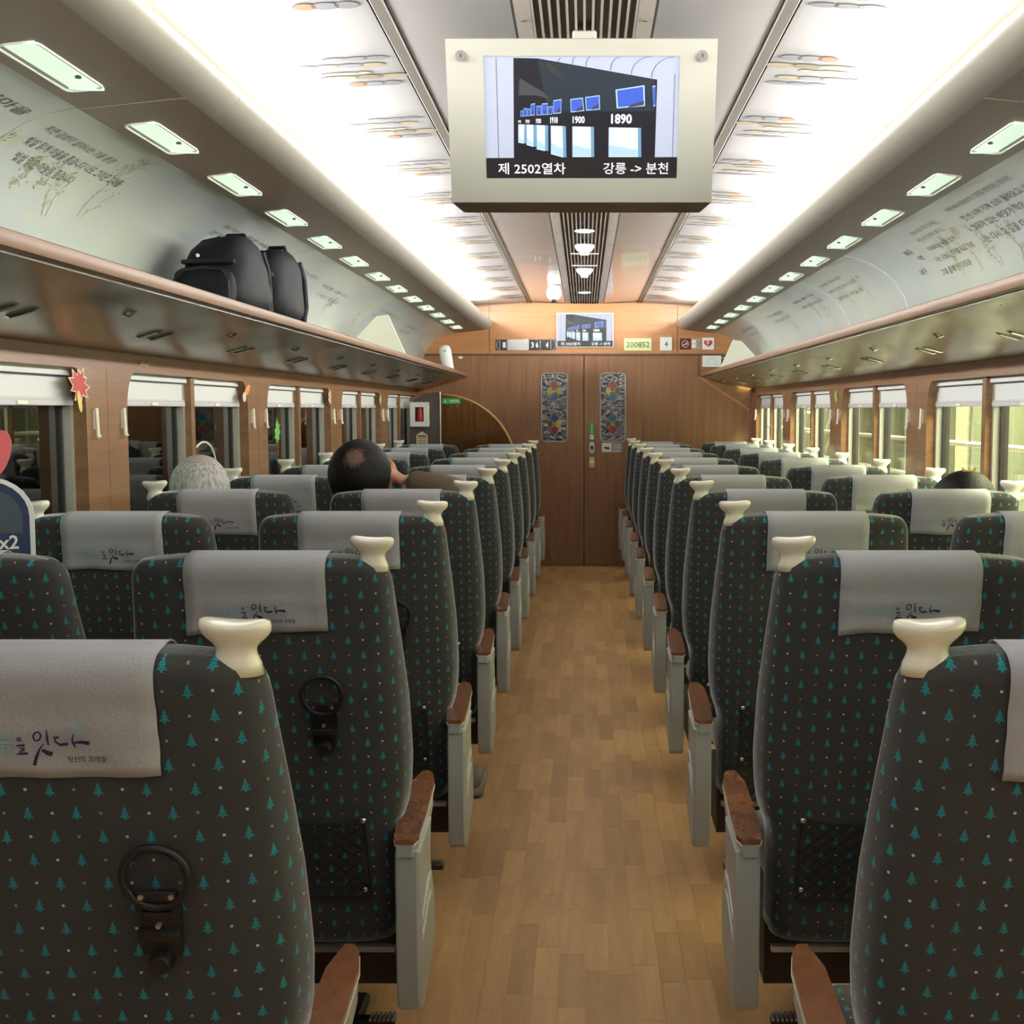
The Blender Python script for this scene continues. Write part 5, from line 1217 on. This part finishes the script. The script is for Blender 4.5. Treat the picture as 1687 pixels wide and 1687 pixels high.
p3 = seated('person', 'dark-haired passenger slumped low by the right window', 1.245, y3 + .36, (1.352, y3 + .24, 1.055), .118, 'jacket', 'hair_dark',
            {-1: ((1.02, y3 + .40, .66), (1.10, y3 + .62, .60)), 1: ((1.41, y3 + .40, .66), (1.35, y3 + .62, .60))}, tilt=(.1, .5, 0), low=-.08, sw=.10, seed=6, hairs=1.12)
q = MB(); q.prism([(-.018, 0), (.018, 0), (.024, .03), (.008, .014), (0, .034), (-.008, .014), (-.024, .03)], -.006, .006, 'y'); o = q.build('hair_clip', 'gold', p3); o.location = (.125, -.14, 1.165)
sh = empty('foot_in_shoe', (-.43, 4.40, 0)); 
bpy.data.objects.remove(sh)
q = MB(); q.box(-.045, .045, -.13, .13, .0, .03, .01).box(-.04, .04, -.12, .02, .028, .085, .022); o = q.build('shoe', 'shoe', p1, smooth=True); o.location = (.325, -.05, .003); o['label'] = 'pale shoe sticking out into the aisle'

# ------------------------------------------------------------------ station outside the windows
pf = struct(empty('platform_right')); pf.name = 'trim_5'
MB().box(1.9, 9, -2, 60, -.9, .35).build('platform_slab', 'pf_floor', pf)
MB().box(5.4, 5.6, -2, 60, .35, 4.2).build('platform_wall', 'pf_wall', pf)
MB().box(1.9, 9, -2, 60, 4.2, 4.4).build('canopy', 'pf_wall2', pf)
for i in range(11): MB().box(5.34, 5.4, 4 + i * 4.6, 5.5 + i * 4.6, .35, 4.1).build('wall_panel', ('pf_wall2', 'pf_green')[i % 2], pf)
for i in range(6): MB().box(4.9, 5.1, 7 + i * 7.7, 7.3 + i * 7.7, .35, 4.2).build('pillar', 'pf_green', pf)
for i in range(6): MB().box(5.30, 5.35, 13.5 + i * 6, 16 + i * 6, 1.5, 2.5).build('lit_panel', 'pf_glow', pf)
es = empty('escalator', (3.6, 14, .35)); tag(es, 'escalator with pale handrails outside the right windows', 'escalator')
for x in (-.5, .5):
    MB().prism([(-4, 0), (5, 0), (5, 1.0), (1.4, 1.0), (-3.2, 3.4), (-4, 3.4)], x - .05, x + .05, 'x').build('balustrade', 'pf_green', es)
    MB().tube([(x, 5.2, 1.08), (x, 1.4, 1.08), (x, -3.2, 3.48), (x, -4, 3.5)], .05, 8).build('handrail', 'steel', es)
for j in range(3):
    MB().tube([(-.6, 5.2, .25 + .25 * j), (-.6, 1.2, .25 + .25 * j), (-.6, -3.2, 2.6 + .25 * j)], .02, 6).build('side_rail', 'slot', es)
rl = empty('platform_railing', (2.8, 12, .35)); tag(rl, 'steel railing with balusters outside the right windows', 'railing')
for j in range(3): MB().tube([(0, -5, .5 + .3 * j), (0, 12, .5 + .3 * j)], .022, 6).build('rail', 'slot', rl)
for j in range(30): MB().tube([(0, -5 + .6 * j, 0), (0, -5 + .6 * j, 1.1)], .014, 6).build('baluster', 'steel', rl)
ol = struct(empty('platform_left')); ol.name = 'trim_6'
MB().box(-7, -1.9, -2, 40, -.9, .2).build('platform_slab', 'pf_dark', ol); MB().box(-5.4, -5.2, -2, 40, .2, 3.6).build('platform_wall', 'pf_dark', ol); MB().box(-7, -1.9, -2, 40, 3.6, 3.8).build('canopy', 'pf_dark', ol)
for i in range(12): MB().box(-5.2, -5.15, 1 + i * 3.1, 2.0 + i * 3.1, .2, 3.3).build('wall_panel', ('pf_green', 'side_wood', 'pf_green')[i % 3], ol)
for i, (y, L) in enumerate(((13.7, 1.7), (17.4, .8), (21.2, 1.1), (25.5, 4), (31, 5))): MB().box(-5.14, -5.10, y, y + L, .5, 3.0).build('lit_panel', 'pf_glow_dim', ol)
for i in range(7): MB().box(-3.4, -3.2, 5.5 + i * 3.9, 5.7 + i * 3.9, .2, 3.6).build('pillar', 'partition', ol)
